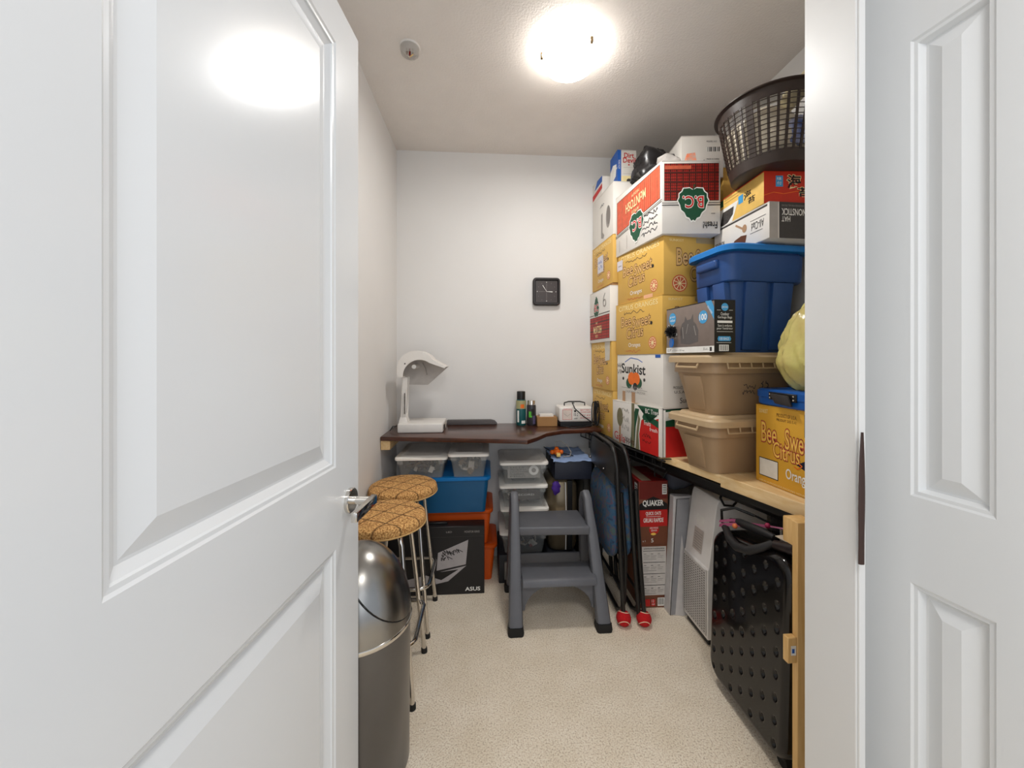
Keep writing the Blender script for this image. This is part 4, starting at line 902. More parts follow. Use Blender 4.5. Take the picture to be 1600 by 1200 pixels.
lidbox('left clear box with white lid on the teal bin', -.468, -.199, 2.0, 2.36, .6005, .716, seed=1)
lidbox('right clear box with white lid on the teal bin', -.196, .018, 2.0, 2.37, .6005, .730, seed=2)
# middle stack
t = thing('drawer_unit', 'low black drawer unit with a frosted drawer behind step stool', 'drawers', (.30, 2.22, 0))
part('unit_frame', M().box(.07, .50, 2.085, 2.385, 0, .155).bevel(.006, 2), mat('black_blue_plastic', (30, 33, 40), .45), t)
part('drawer', M().box(.10, .305, 2.062, 2.0845, .03, .125).bevel(.004, 2), mat('frosted_gray', (122, 118, 114), .35), t)
part('drawer', M().box(.315, .48, 2.062, 2.0845, .03, .125).bevel(.004, 2), mat('black_drawer', (26, 28, 34), .35), t)
zb = [.156, .283, .410, .536, .663]
names = ['lowest clear box of the middle stack behind the stool', 'second clear box of the middle stack behind the stool', 'third clear box of the middle stack with papers', 'topmost clear box of the middle stack beside blue cloth']
for k in range(4):
    o = [(0, 0), (.004, .003), (-.002, .0), (.0, -.004)][k]
    t = lidbox(names[k], .075 + o[0], .342 + o[0], 2.07 + o[1], 2.38, zb[k] + .0005, zb[k + 1], seed=10 + k)
    if k == 3:
        m = M(); a = Art((.12, 2.105, .565), (.30, 2.105, .565), (.30, 2.105, .635), (.12, 2.105, .635)); a.rect(0, 0, 1, 1, mat('paper_gray', (150, 146, 140), .6))
        for r_ in range(5): a.text(['LISTS', 'RECEIPTS', 'PHOTOS', 'CABLES', 'MISC'][r_], .08, .78 - r_ * .17, .5 + .06 * (r_ % 3), .88 - r_ * .17, BLACKI)
        a.disc(.8, .6, .15, WHITEI).disc(.8, .6, .07, GRAYI); a.done(t, 'paper_sheet')
    if k == 2:
        a = Art((.13, 2.105, .445), (.30, 2.105, .445), (.30, 2.105, .50), (.13, 2.105, .50)); a.rect(0, 0, 1, 1, mat('notebook_brown', (84, 76, 70), .6)).text('RECORD', .2, .42, .8, .6, WHITEI); a.done(t, 'notebook_cover')
# navy case, cloth, plug
nv = solo('navy_case', M().hexa([(.375, 2.075, .56), (.582, 2.07, .56), (.582, 2.385, .56), (.375, 2.385, .56)], [(.375, 2.075, .660), (.582, 2.07, .664), (.582, 2.385, .664), (.375, 2.385, .660)]).bevel(.006, 2), NAVY, 'dark navy flat case right of the clear boxes', 'case')
m = M(); G = 20; vv = {}
rd = random.Random(5)
for i in range(G + 1):
    for j in range(G + 1):
        x = .365 + .214 * i / G; y = 2.06 + .32 * j / G
        vv[i, j] = m.bm.verts.new((x + .004 * math.sin(j * 1.3), y + .004 * math.sin(i * 1.7), .6685 + .0022 * (math.sin(i * .9 + j * .4) + math.sin(j * 1.1 - i * .3)) + (-.006 if (j == 0) else 0)))
for i in range(G):
    for j in range(G): m.face((vv[i, j], vv[i + 1, j], vv[i + 1, j + 1], vv[i, j + 1]))
solo('blue_cloth', m, DENIM, 'faded light blue cloth spread on the navy case', 'cloth')
t = thing('plug_adapter', 'orange three way plug adapter lying on blue cloth', 'adapter', (.405, 2.16, .674))
OP = mat('orange_rubber', (228, 104, 14), .45)
m = M().ball((.402, 2.16, .694), .020, 14, (1.1, 1, .9)); part('adapter_body', m, OP, t)
for dx, dz, dy in ((-.026, 0, 0), (.026, 0, 0), (0, .017, 0.004), (0, -.004, -.024)): part('socket_arm', M().ball((.402 + dx, 2.16 + dy, .692 + dz), .013, 12, (1, 1, 1)), OP, t)
part('plug_end', M().box(.393, .415, 2.108, 2.13, .676, .696).bevel(.003, 2), mat('pale_yellow_plug', (232, 192, 108), .5), t)
part('cord', M().tube([(.395, 2.17, .715), (.40, 2.19, .742), (.43, 2.2, .748), (.47, 2.19, .72), (.485, 2.16, .690), (.47, 2.12, .678), (.43, 2.11, .677)], .0028, 6), mat('gray_cord', (150, 146, 138), .5), t)
part('cord', M().tube([(.43, 2.16, .686), (.46, 2.15, .68), (.49, 2.13, .677), (.44, 2.2, .677), (.38, 2.24, .678), (.35, 2.30, .69)], .0025, 6), BLKP, t)
# gold suitcase and purple cloth
t = thing('hard_suitcase', 'gold hard suitcase with black straps under navy case', 'suitcase', (.50, 2.24, .156))
GOLDS = mat('champagne_shell', (118, 104, 82), .3, .4)
part('suitcase_shell', M().loft([rrect(.43, 2.235, .072, .12, .045, .157), rrect(.43, 2.235, .082, .135, .055, .19), rrect(.43, 2.235, .085, .14, .06, .36), rrect(.43, 2.235, .082, .135, .055, .52), rrect(.43, 2.235, .06, .11, .045, .552)]), GOLDS, t)
for x_ in (.463,): part('black_strap', M().box(x_ - .014, x_ + .014, 2.0915, 2.100, .165, .55).bevel(.002, 1), BLKP, t)
part('strap_highlight', M().tube([(.44, 2.093, .17), (.442, 2.088, .36), (.438, 2.093, .54)], .003, 6), WHITEP, t)  # added white line shaped as the highlight along the black strap
t = thing('travel_bag', 'dark olive bag standing behind the folding chairs', 'bag', (.58, 2.24, .0))
part('bag_body', M().loft([rrect(.60, 2.268, .066, .10, .05, .001), rrect(.60, 2.268, .07, .11, .05, .3), rrect(.60, 2.268, .066, .10, .05, .52), rrect(.60, 2.268, .05, .09, .045, .555)]), mat('dark_olive_bag', (52, 48, 40), .6), t)
part('bag_zip', M().tube([(.55, 2.165, .05), (.55, 2.160, .3), (.56, 2.17, .52)], .003, 6), BLKP, t)
m = blob((.385, 2.085, .515), .026, 15, (.9, .5, 1.5), amp=.3, fold=.2)
clampz(m, .46, .558, y1=2.0925)
solo('purple_cloth', m, mat('purple_fabric', (70, 36, 130), .7, bump=.4, bscale=60), 'small purple cloth hanging over the gold suitcase', 'cloth')

# ---------------------------------------------------------------- step stool
t = thing('step_stool', 'dark grey two step plastic stool on the carpet', 'step stool', (.34, 1.86, 0))
def rail(sg):
    X0 = .133 if sg < 0 else .530; X1 = .140 if sg < 0 else .500   # foot x, top x
    w0 = .030
    m = M()
    path = [(X0, 1.705, .03), (X0 + (X1 - X0) * .35, 1.755, .20), (X0 + (X1 - X0) * .7, 1.81, .38), (X1, 1.845, .49), (X1, 1.862, .528), (X1, 1.895, .545), (X1, 1.93, .528), (X1, 1.948, .49), (X1 + (X0 - X1) * .3, 1.985, .30), (X0, 2.03, .02)]
    wd = [.033, .029, .025, .021, .020, .020, .020, .020, .022, .026]
    secs = []
    for i, p in enumerate(path):
        a_ = Vector(path[max(0, i - 1)]); b_ = Vector(path[min(len(path) - 1, i + 1)]); d = (b_ - a_).normalized()
        nrm = Vector((1, 0, 0)).cross(d).normalized(); c = Vector(p); w_ = wd[i]; tk = .020 if 2 < i < 7 else .025
        ring = []
        for k in range(12):
            th = 2 * PI * k / 12 + PI / 12; cx_ = math.copysign(abs(math.cos(th)) ** .6, math.cos(th)); sy_ = math.copysign(abs(math.sin(th)) ** .6, math.sin(th))
            ring.append(c + Vector((1, 0, 0)) * cx_ * w_ + nrm * sy_ * tk)
        secs.append(ring)
    m.loft(secs); return m
for sg in (-1, 1): part('side_rail', rail(sg), GRAYP, t)
for X_, Y_ in ((.133, 1.705), (.530, 1.705), (.133, 2.03), (.530, 2.03)):
    part('rubber_foot', M().loft([rrect(X_, Y_, .034, .030, .012, 0), rrect(X_, Y_, .036, .032, .012, .012), rrect(X_, Y_, .033, .029, .012, .036)]), RUBBER, t)
part('top_step', M().hexa([(.150, 1.805, .385), (.494, 1.79, .385), (.484, 2.0, .385), (.160, 2.0, .385)], [(.150, 1.805, .425), (.494, 1.79, .425), (.484, 2.0, .425), (.160, 2.0, .425)]).bevel(.007, 3), GRAYP, t)
part('lower_step', M().prism([(1.705, .195), (1.715, .222), (1.73, .228), (1.86, .228), (1.86, .2), (1.74, .198)], .165, .505, 'x').bevel(.004, 2), GRAYP, t)
# arched apron under the lower step
pts = [(.155, .215), (.155, .075), (.165, .072)]
for i in range(15):
    a_ = PI - PI * i / 14; pts.append((.333 + .155 * math.cos(a_), .075 + .112 * math.sin(a_)))
pts += [(.505, .072), (.512, .075), (.505, .215)]
part('arched_apron', M().prism(pts, 1.742, 1.758, 'y'), GRAYP, t, smooth=False)
part('rear_brace', M().box(.150, .505, 2.0, 2.012, .12, .20).bevel(.003, 1), GRAYP, t)

# ---------------------------------------------------------------- folding chairs, folded against the oats boxes
def folding_chair(label, X, lean, y0, y1, ht, ball, group, Xf=None):
    t = thing('folding_chair', label, 'chair', (X, (y0 + y1) / 2, 0), group)
    xt = X + lean
    r = .0105
    def px(z_): return X + (xt - X) * z_ / ht
    A = [(px(0), y0, .045 if ball else .012)] + [(px(z_), y0, z_) for z_ in (.3, .6, ht - .09)] + [(px(ht), y0 + .018, ht - .035), (px(ht), y0 + .055, ht - .004), (px(ht), y0 + .10, ht)]
    A += [(px(ht), y1 - .10, ht), (px(ht), y1 - .055, ht - .004), (px(ht), y1 - .018, ht - .035)] + [(px(z_), y1, z_) for z_ in (ht - .09, .6, .3, .012)]
    part('chair_frame', M().tube(A, r, 10), BLK, t)
    B = [(px(.6) + .022, y0 + .02, .60), (px(.3) + .03, y0 + .02, .3), (px(0) + .012, y0 + .025, .09), (px(0) + .008, y0 + .05, .035), (px(0) + .006, y0 + .10, .014), (px(0) + .006, y1 - .10, .014), (px(0) + .008, y1 - .05, .035), (px(0) + .012, y1 - .025, .09), (px(.3) + .03, y1 - .02, .3), (px(.6) + .022, y1 - .02, .60)]
    part('rear_leg_loop', M().tube(B, .0095, 10), BLK, t)
    # curved back panel
    m = M(); n = 14; F = []; Bk = []
    for i in range(n + 1):
        u = i / n; y = y0 + .008 + (y1 - y0 - .016) * u; bow = -.028 * math.sin(PI * u)
        top = ht - .008 - .05 * (abs(2 * u - 1) ** 6); bot = ht - .175 + .035 * (1 - abs(2 * u - 1) ** 2)
        F.append(((px(ht) - .006 + bow, y, bot), (px(ht) - .004 + bow * .7, y, top))); Bk.append(((px(ht) - .001 + bow, y, bot), (px(ht) + .002 + bow * .7, y, top)))
    P = lambda p: m.bm.verts.new(p)
    rows = [[P(F[i][0]), P(F[i][1]), P(Bk[i][1]), P(Bk[i][0])] for i in range(n + 1)]
    for i in range(n):
        for k in range(4): m.face((rows[i][k], rows[i][(k + 1) % 4], rows[i + 1][(k + 1) % 4], rows[i + 1][k]))
    m.face(rows[0]); m.face(rows[-1][::-1])
    part('back_panel', m, mat('black_enamel', (40, 37, 35), .28), t)
    for yv in (y0 + .09, y1 - .09): part('panel_rivet', M().ball((px(ht) - .030, yv, ht - .12), .004, 8), CHROME, t)
    # padded seat, folded flat
    zc, hh, yc, hw_ = .455, .19, (y0 + y1) / 2, (y1 - y0) / 2 - .022
    secs = []
    for dx, sc in ((.0, .9), (-.008, .98), (-.02, 1.0), (-.034, .97), (-.046, .86), (-.052, .6)):
        rr = rrect(0, 0, hw_ * sc, hh * sc, .10 * sc, 0)
        secs.append([(px(zc) + .012 + dx, yc + p[0], zc + p[1]) for p in rr])
    part('seat_cushion', M().loft(secs), FLORAL, t, label='blue floral fabric seat')
    part('seat_pan', M().loft([[(px(zc) + .022, yc + p[0], zc + p[1]) for p in rrect(0, 0, hw_ * .95, hh * .95, .09, 0)], [(px(zc) + .012, yc + p[0], zc + p[1]) for p in rrect(0, 0, hw_ * .95, hh * .95, .09, 0)]]), BLK, t)
    part('cross_bar', M().tube([(px(.16), y0, .16), (px(.16), y1, .16)], .007, 8), BLK, t)
    return t
folding_chair('nearer folded black chair with blue floral seat and curved back', .630, -.035, 1.722, 2.135, .815, True, 'folded chairs')
ch2 = folding_chair('farther folded black chair, against the oats boxes', .702, -.05, 1.722, 2.10, .80, True, 'folded chairs')
def tennis(x, y, label):
    t = thing('tennis_ball', label, 'ball', (x, y, 0), 'red tennis balls')
    part('ball_felt', M().ball((x, y, .0335), .0335, 24, (1, 1, 1)), mat('red_felt', (186, 22, 26), .95, var=.15, scale=200, bump=.5, bscale=300), t)
    R = .0338; pts = []
    for i in range(48):
        th = 2 * PI * i / 48; A_, B_ = .44 * PI, .5
        ph = PI / 2 - (PI / 2 - .75) * math.cos(th); la = th / 2 * 2
        # classic seam
        aa = .75; bb = .25; cc = 2 * math.sqrt(aa * bb)
        p = Vector((aa * math.cos(th) + bb * math.cos(3 * th), aa * math.sin(th) - bb * math.sin(3 * th), cc * math.sin(2 * th)))
        p = p.normalized() * R; p = Matrix.Rotation(.9, 3, 'X') @ Matrix.Rotation(.6, 3, 'Z') @ p
        pts.append(Vector((x, y, .0335)) + p)
    part('ball_seam', M().tube(pts, .0017, 5, closed=True), mat('seam_cream', (236, 206, 176), .8), t)
part('slanted_leg', M().tube([(.722, 1.712, .060), (.705, 1.715, .30), (.688, 1.722, .62)], .0105, 10), BLK, ch2)
tennis(.630, 1.720, 'red tennis ball under nearer chair leg, left of two')
tennis(.722, 1.712, 'red tennis ball under farther chair leg, beside oats box')


# ---------------------------------------------------------------- oats boxes
OB = mat('oats_brown_card', (122, 72, 50), .5, var=.04, scale=8)
fo = [(.748, 1.832), (.893, 1.832), (.893, 2.09), (.748, 2.09)]
t = carton('oats_box', 'lower brown oats carton with panel of print on carpet', fo, 0, .310, OB, tape=False)
a = front(fo, 0, .310); a.rect(.10, .2, .94, .97, mat('nutrition_white', (208, 202, 196), .5))
for i in range(4):
    v = .90 - i * .18; a.rect(.14, v - .004, .90, v + .004, BLACKI)
    for j in range(3): a.rect(.17 + j * .24, v - .05, .25 + j * .24, v - .043, DGRAY).rect(.17 + j * .24, v - .08, .36 + j * .24, v - .074, GRAYI).rect(.17 + j * .24, v - .105, .33 + j * .24, v - .1, GRAYI)
    a.line([(.16, v - .13), (.6, v - .13)], .003, GRAYI)
a.text('NUTRITION FACTS VALEUR NUTRITIVE', .16, .925, .88, .95, DGRAY)
a.rect(.2, .03, .38, .14, RED).rect(.42, .03, .56, .14, RED).text('12', .44, .09, .52, .13, WHITEI).text('cups', .44, .04, .54, .07, WHITEI).rect(.64, .03, .88, .16, WHITEI)
for i in range(7): a.rect(.66 + .03 * i, .05, .66 + .03 * i + .012 + .006 * (i % 2), .15, BLACKI)
a.done(t)
fo2 = [(.744, 1.826), (.893, 1.83), (.893, 2.09), (.748, 2.09)]
t = carton('oats_box', 'upper red and brown oats carton with white lettering', fo2, .311, .622, OB, tape=False, flap=mat('oats_red_flap', (142, 30, 28), .5))
part('tape_strip', M().box(.765, .812, 1.84, 2.08, .6222, .6228), mat('cream_tape', (176, 156, 132), .45), t)
a = front(fo2, .311, .622); a.rect(.02, .72, .98, .99, mat('oats_dark_red', (112, 34, 26), .5)); a.poly([(.02, .55), (.02, .64), (.3, .72), (.5, .76), (.7, .72), (.98, .64), (.98, .55)], BLACKI)
a.text('QUAKER', .14, .60, .84, .70, WHITEI, off=.03); a.rect(.0, .29, .98, .55, RED); a.text('QUICK OATS', .24, .46, .76, .52, WHITEI, off=.02).text('GRUAU RAPIDE', .16, .355, .84, .42, WHITEI, off=.02).line([(.25, .445), (.75, .445)], .003, WHITEI)
a.disc(.52, .24, .17, RED).text('100% WHOLE', .38, .25, .66, .28, WHITEI).text('GRAIN', .42, .21, .62, .24, WHITEI).disc(.5, .17, .09, GOLDI, ry=.02); a.rect(.80, .79, .96, .95, WHITEI)
for i in range(5): a.rect(.82, .81 + .028 * i, .94, .822 + .028 * i, BLACKI)
a.text('5', .42, .04, .5, .1, WHITEI).text('x 1', .13, .05, .22, .08, WHITEI).done(t)
a = side(fo2, .311, .622); a.rect(0, 0, 1, .35, RED).rect(0, .35, 1, .65, BLACKI).rect(0, .65, 1, 1, mat('oats_dark_red', (112, 34, 26), .5)).rect(.8, .7, .94, .95, WHITEI)
for i in range(6): a.rect(.82, .72 + .035 * i, .92, .735 + .035 * i, BLACKI)
a.done(t)

# white framed panel and grey bag
t = thing('framed_panel', 'tall white edged grey panel standing between oats and purifier', 'panel', (.93, 1.80, 0))
part('panel_frame', M().hexa([(.872, 1.775, 0), (.935, 1.762, 0), (1.05, 1.80, 0), (.872, 1.83, 0)], [(.902, 1.79, .56), (.935, 1.785, .56), (1.05, 1.80, .56), (.902, 1.83, .56)]).bevel(.002, 1), mat('panel_white', (206, 202, 200), .5), t)
part('panel_sheet', M().hexa([(.876, 1.770, .004), (.96, 1.768, .004), (.96, 1.771, .004), (.876, 1.773, .004)], [(.914, 1.781, .548), (.972, 1.781, .548), (.972, 1.784, .548), (.914, 1.784, .548)]), mat('panel_gray', (152, 152, 156), .35), t)
part('panel_outline', M().tube([(.874, 1.767, .004), (.912, 1.779, .55), (.975, 1.781, .55)], .0016, 5), DGRAY, t)
m = clampz(blob((.985, 1.89, .62), .075, 55, (1.1, .8, .8), amp=.2, fold=.1), .561, .70, y0=1.80)
solo('gray_pouch', m, mat('slate_fabric', (72, 74, 84), .85, bump=.3, bscale=60), 'slate grey soft pouch on top of the framed panel', 'pouch')

# air purifier
PW = mat('purifier_white', (238, 234, 230), .35, var=.02)
t = thing('air_purifier', 'white air purifier with perforated side grille on carpet', 'air purifier', (1.05, 1.66, 0))
prof = [(.935, .03), (.935, .325), (.940, .33), (.975, .60), (.985, .62), (1.20, .62), (1.20, .03)]
part('purifier_body', M().prism(prof, 1.562, 1.755, 'y').bevel(.008, 3), PW, t)
part('purifier_foot', M().box(.945, 1.19, 1.575, 1.745, 0, .032).bevel(.003, 1), BLKP, t)
part('side_grille', M().box(.929, .936, 1.568, 1.748, .045, .325).bevel(.002, 1), mat('grille_white', (206, 202, 198), .4), t)
m = M()
for i in range(11):
    for j in range(24):
        y = 1.578 + .016 * i; zz = .06 + .0108 * j
        vs = [m.bm.verts.new((.9285, y + .0042 * math.cos(2 * PI * k / 6), zz + .0036 * math.sin(2 * PI * k / 6))) for k in range(6)]; m.face(vs)
part('grille_holes', m, mat('grille_dark', (70, 66, 62), .7), t, kind='stuff', smooth=False)
a = Art((.9400, 1.72, .345), (.9400, 1.60, .345), (.9655, 1.60, .53), (.9655, 1.72, .53)); a.lay = 4
a.rect(.2, .1, .8, .62, mat('rating_label', (196, 186, 178), .5)).poly([(.25, .95), (.8, .95), (.7, .72), (.3, .68)], WHITEI)
for i in range(7): a.rect(.26, .15 + .06 * i, .74, .165 + .06 * i, GRAYI)
a.done(t)
part('carry_strap', M().tube([(1.00, 1.562, .66), (.985, 1.552, .635), (1.0, 1.55, .605), (1.04, 1.552, .60), (1.08, 1.56, .635)], .005, 6), BLKP, t)

# ---------------------------------------------------------------- black dimpled suitcase
X0, X1s, ya, yb, zb0, zt0 = .846, 1.05, 1.418, 1.035, .035, .612
t = thing('black_suitcase', 'glossy black dimpled suitcase standing under the pine shelf', 'suitcase', ((X0 + X1s) / 2, (ya + yb) / 2, 0))
cyy, czz, hyy, hzz = (ya + yb) / 2, (zb0 + zt0) / 2, (ya - yb) / 2, (zt0 - zb0) / 2
def lean(m):   # the packed case sags: its top edge rises towards the near end
    for v in m.bm.verts: v.co.z += .17 * (cyy - v.co.y) * v.co.z / .6; v.co.x += .03 * v.co.z
    return m
def shell2(xf, xm):
    """height field over a rounded rectangle"""
    m = M(); NY, NZ_ = 150, 210; sgn = 1 if xm > xf else -1; R_ = .07
    cen = [(cyy - hyy + .045 + .100 * c_ + (.050 if r_ % 2 else 0), czz - hzz + .045 + .0325 * r_) for r_ in range(16) for c_ in range(4)]
    V_ = {}
    for i in range(NY + 1):
        for j in range(NZ_ + 1):
            a_, b_ = 2 * i / NY - 1, 2 * j / NZ_ - 1
            y, zz = hyy * a_, hzz * b_
            # pull corners into the rounding
            ey, ez = abs(y) - (hyy - R_), abs(zz) - (hzz - R_)
            if ey > 0 and ez > 0:
                mx_ = max(ey, ez); d_ = math.hypot(ey, ez); f_ = mx_ / d_
                y = math.copysign(hyy - R_ + ey * f_, y); zz = math.copysign(hzz - R_ + ez * f_, zz); ey, ez = abs(y) - (hyy - R_), abs(zz) - (hzz - R_)
                dist = R_ - math.hypot(ey, ez)
            else: dist = min(hyy - abs(y), hzz - abs(zz))
            e_ = .026; dx = e_ * (1 - math.sqrt(max(0, 1 - (1 - min(1, dist / e_)) ** 2)))
            Y_, Z_ = cyy + y, czz + zz; q_ = 0
            if dist > .02:
                for c1, c2 in cen:
                    if abs(Y_ - c1) < .022 and abs(Z_ - c2) < .03: q_ += math.exp(-(((Y_ - c1) / .0066) ** 2 + ((Z_ - c2) / .0095) ** 2) ** 1.6)
            V_[i, j] = m.bm.verts.new((xf + sgn * (dx + .009 * min(1, q_)), Y_, Z_))
    for i in range(NY):
        for j in range(NZ_): m.face((V_[i, j], V_[i + 1, j], V_[i + 1, j + 1], V_[i, j + 1]))
    bd = [V_[i, 0] for i in range(NY + 1)] + [V_[NY, j] for j in range(1, NZ_ + 1)] + [V_[i, NZ_] for i in range(NY - 1, -1, -1)] + [V_[0, j] for j in range(NZ_ - 1, 0, -1)]
    b2 = [m.bm.verts.new((xm, v.co.x * 0 + v.co.y, v.co.z)) for v in bd]
    for k in range(len(bd)): m.face((bd[k], bd[(k + 1) % len(bd)], b2[(k + 1) % len(bd)], b2[k]))
    m.face(b2); return m
xm = (X0 + X1s) / 2
part('front_shell', lean(shell2(X0, xm - .004)), GLOSS, t)
part('rear_shell', lean(M().loft([[(xx, cyy + p[0], czz + p[1]) for p in rrect(0, 0, hyy * s_, hzz * s_, .07, 0, 8)] for xx, s_ in ((xm + .004, 1), (X1s - .026, 1), (X1s - .008, .985), (X1s, .95))])), GLOSS, t)
part('zip_band', lean(M().loft([[(xx, cyy + p[0], czz + p[1]) for p in rrect(0, 0, hyy - .004, hzz - .004, .068, 0, 8)] for xx in (xm - .006, xm + .006)])), mat('zip_black', (34, 33, 34), .8), t)
for yv in (ya - .055, yb + .055):
    for xv in (X0 + .045, X1s - .045):
        wz = .022
        part('caster_wheel', M().lathe([(.012, -.011), (.021, -.009), (.021, .009), (.012, .011)], n=18).xf(Matrix.Translation((xv, yv, wz)) @ Matrix.Rotation(PI / 2, 4, 'Y')), RUBBER, t)
        part('wheel_mount', M().box(xv - .016, xv + .016, yv - .02, yv + .02, .03, .075).bevel(.004, 1), BLKP, t)
SG = mat('soft_grip_black', (30, 29, 30), .55)
hp = [(.885, 1.375, .600), (.868, 1.335, .606), (.850, 1.285, .592), (.842, 1.235, .590), (.845, 1.185, .602), (.865, 1.150, .628), (.890, 1.135, .648)]
part('carry_handle', M().tube(hp, [.010, .012, .014, .015, .014, .012, .010], 12), SG, t)
part('top_grip', M().tube([(.905, 1.36, .622), (.90, 1.30, .640), (.905, 1.21, .652), (.915, 1.16, .652)], [.010, .014, .014, .010], 12), SG, t)
part('handle_socket', M().tube([(.895, 1.13, .645), (.90, 1.055, .665)], [.014, .018], 14), mat('worn_black', (46, 38, 38), .3), t)
for dy in (-.03, .03): part('telescopic_rod', M().tube([(xm + .05, 1.2 + dy, .60), (xm + .05, 1.2 + dy, .645)], .007, 8), CHROME, t)
solo('luggage_tag', M().hexa([(.905, 1.085, .668), (.965, 1.085, .672), (.965, 1.145, .668), (.905, 1.145, .664)], [(.905, 1.085, .670), (.965, 1.085, .674), (.965, 1.145, .670), (.905, 1.145, .666)]), mat('cream_tag', (206, 192, 172), .5), 'cream card luggage tag on top of the black suitcase', 'tag', smooth=False)
t = thing('pink_ribbon', 'pink ribbon tied to the handle of black suitcase', 'ribbon', (.93, 1.27, .66))
PK = mat('pink_satin', (186, 92, 132), .4)
m = M(); A_ = [(.862, 1.365, .606), (.880, 1.315, .630), (.905, 1.262, .646), (.93, 1.21, .660)]
def ribbon(pts, wv):
    m = M(); L_ = []; 
    for p in pts: p = Vector(p); L_.append([m.bm.verts.new(p + Vector(wv) * s_) for s_ in (-1, 1)])
    for a_, b_ in zip(L_, L_[1:]): m.face((a_[0], a_[1], b_[1], b_[0]))
    bmesh.ops.solidify(m.bm, geom=m.bm.faces[:], thickness=.001); return m
part('ribbon_loop', ribbon(A_[:3], (.003, .002, .005)), PK, t); part('ribbon_loop', ribbon([(p[0] + .006, p[1] + .01, p[2] + .010 * (1 if i < 2 else .2)) for i, p in enumerate(A_)], (.003, .002, .004)), PK, t)
part('ribbon_tail', ribbon([(.93, 1.21, .668), (.95, 1.17, .676), (.965, 1.15, .678)], (.002, .001, .002)), PK, t)
part('ribbon_knot', M().ball((.93, 1.21, .669), .009, 10), mat('magenta_knot', (150, 30, 70), .5), t)
part('orange_bead', M().ball((.875, 1.295, .632), .009, 12), mat('orange_bead', (208, 112, 64), .4), t)
m = M(); rd = random.Random(3)
m.tube([(.895, 1.40, .600), (.880, 1.380, .655), (.905, 1.34, .678), (.95, 1.3, .665)], .005, 8)
m.tube([(.95, 1.3, .665), (.975, 1.2, .66), (.99, 1.1, .665)], .004, 6)
solo('loose_strap', m, BLKP, 'thin black strap looping above the black suitcase', 'strap')
solo('folded_bag', clampz(blob((1.13, 1.30, .60), .10, 61, (.6, 1.3, .9), amp=.15, fold=.1), .45, .66, x0=1.062, x1=1.2, y1=1.55), mat('black_nylon', (22, 21, 24), .6), 'black nylon bag wedged behind the black suitcase', 'bag')

# ---------------------------------------------------------------- stools
def stool(label, x, y, yaw=0):
    t = thing('bar_stool', label, 'stool', (x, y, 0), 'bar stools')
    zs = .618
    m = M().lathe([(.02, zs - .028), (.142, zs - .028), (.153, zs - .018), (.157, zs - .004), (.152, zs + .010), (.138, zs + .018), (.08, zs + .021), (.02, zs + .022)], x, y, 56)
    part('seat_cushion', m, WEAVE, t, label='woven tan check seat')
    part('seat_welt', M().tube([(x + .1555 * math.cos(2 * PI * i / 48), y + .1555 * math.sin(2 * PI * i / 48), zs - .018) for i in range(48)], .003, 6, closed=True), mat('welt_cord', (198, 160, 104), .9), t)
    part('seat_plate', M().lathe([(.10, zs - .036), (.13, zs - .028)], x, y, 32), BLKP, t)
    for k in range(4):
        a_ = PI / 4 + k * PI / 2; c_, s_ = math.cos(a_), math.sin(a_)
        P = [(x + .05 * c_, y + .05 * s_, zs - .034), (x + .088 * c_, y + .088 * s_, zs - .036), (x + .108 * c_, y + .108 * s_, zs - .045), (x + .118 * c_, y + .118 * s_, zs - .07), (x + .185 * c_, y + .185 * s_, .012)]
        lg = part('leg', M().tube(P, .0095, 12), CHROME, t)
        q = M().tube([(x + .185 * c_, y + .185 * s_, 0), (x + .184 * c_, y + .184 * s_, .018)], .0125, 12); part('rubber_tip', q, RUBBER, lg)
    z_ = .215; R_ = .185 - (.185 - .118) * (z_ - .012) / (zs - .07 - .012) + .011; ring = []
    for k in range(4):
        a_ = PI / 4 + k * PI / 2
        for d_ in (-.16, -.06, .06, .16):
            rr = R_ * (1.0 if abs(d_) < .1 else .97); ring.append((x + rr * math.cos(a_ + d_), y + rr * math.sin(a_ + d_), z_))
    part('foot_ring', M().tube(ring, .0085, 10, closed=True), CHROME, t)
    return t
stool('farther chrome bar stool with woven tan seat', -.386, 1.835)
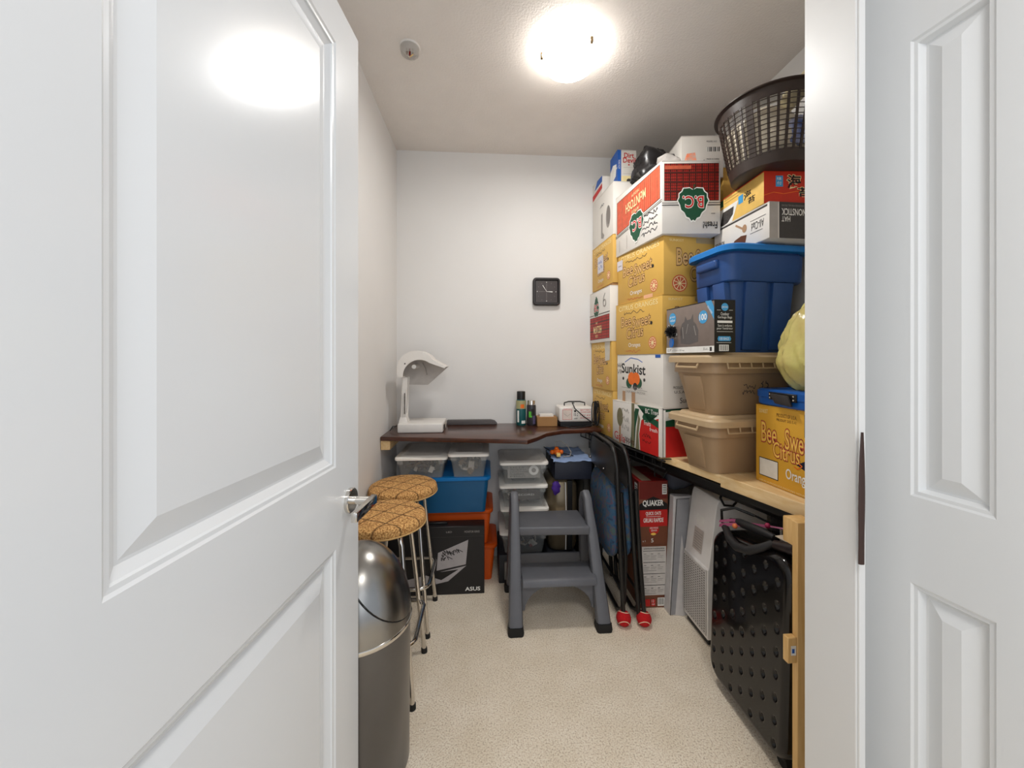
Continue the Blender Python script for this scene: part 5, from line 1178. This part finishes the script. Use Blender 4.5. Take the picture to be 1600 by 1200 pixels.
stool('nearer chrome bar stool with woven tan seat, beside bin', -.386, 1.490)

# ---------------------------------------------------------------- dome bin
bx, by_, bR = -.378, 1.185, .150
t = thing('trash_bin', 'tall brushed steel bin with domed swing lid', 'trash can', (bx, by_, 0))
zr = .432
part('bin_body', M().lathe([(bR - .012, 0), (bR - .006, .01), (bR - .003, zr - .01), (bR - .003, zr)], bx, by_, 64), STEELD, t)
part('rim_ring', M().lathe([(bR - .004, zr - .004), (bR + .001, zr - .002), (bR + .003, zr + .004), (bR + .001, zr + .010), (bR - .004, zr + .012)], bx, by_, 64, False, False), CHROME, t)
dp = [(bR, zr + .010)] + [((bR - .002) * math.cos(a_), zr + .010 + .222 * math.sin(a_)) for a_ in [PI / 2 * i / 16 for i in range(1, 16)]]
part('domed_lid', M().lathe(dp, bx, by_, 64, False, True), STEEL, t)
# swing flap: a spherical cap standing proud of the dome, facing the aisle
m = M(); ax = Vector((.62, -.02, .80)).normalized(); u_ = ax.orthogonal().normalized(); v_ = ax.cross(u_); prev = None; n = 40
def dome(d, off=.0025):
    d = d.normalized(); s_ = 1 / math.sqrt((d.x ** 2 + d.y ** 2) / (bR - .002) ** 2 + (d.z / .222) ** 2)
    return Vector((bx, by_, zr + .010)) + d * (s_ + off)
rings = [[m.bm.verts.new(dome(ax * math.cos(th) + (u_ * math.cos(2 * PI * k / n) + v_ * math.sin(2 * PI * k / n)) * math.sin(th), .0026 if i < 8 else .0004)) for k in range(n)] for i, th in enumerate([.099 * (j + 1) for j in range(8)] + [.802])]
c0 = m.bm.verts.new(dome(ax, .0026))
for k in range(n): m.face((c0, rings[0][k], rings[0][(k + 1) % n]))
for A_, B_ in zip(rings, rings[1:]):
    for k in range(n): m.face((A_[k], B_[k], B_[(k + 1) % n], A_[(k + 1) % n]))
part('swing_flap', m, STEEL, t)
part('flap_seam', M().tube([dome(ax * math.cos(.81) + (u_ * math.cos(2 * PI * k / n) + v_ * math.sin(2 * PI * k / n)) * math.sin(.81), -.0004) for k in range(n)], .0016, 5, closed=True), BLKP, t)
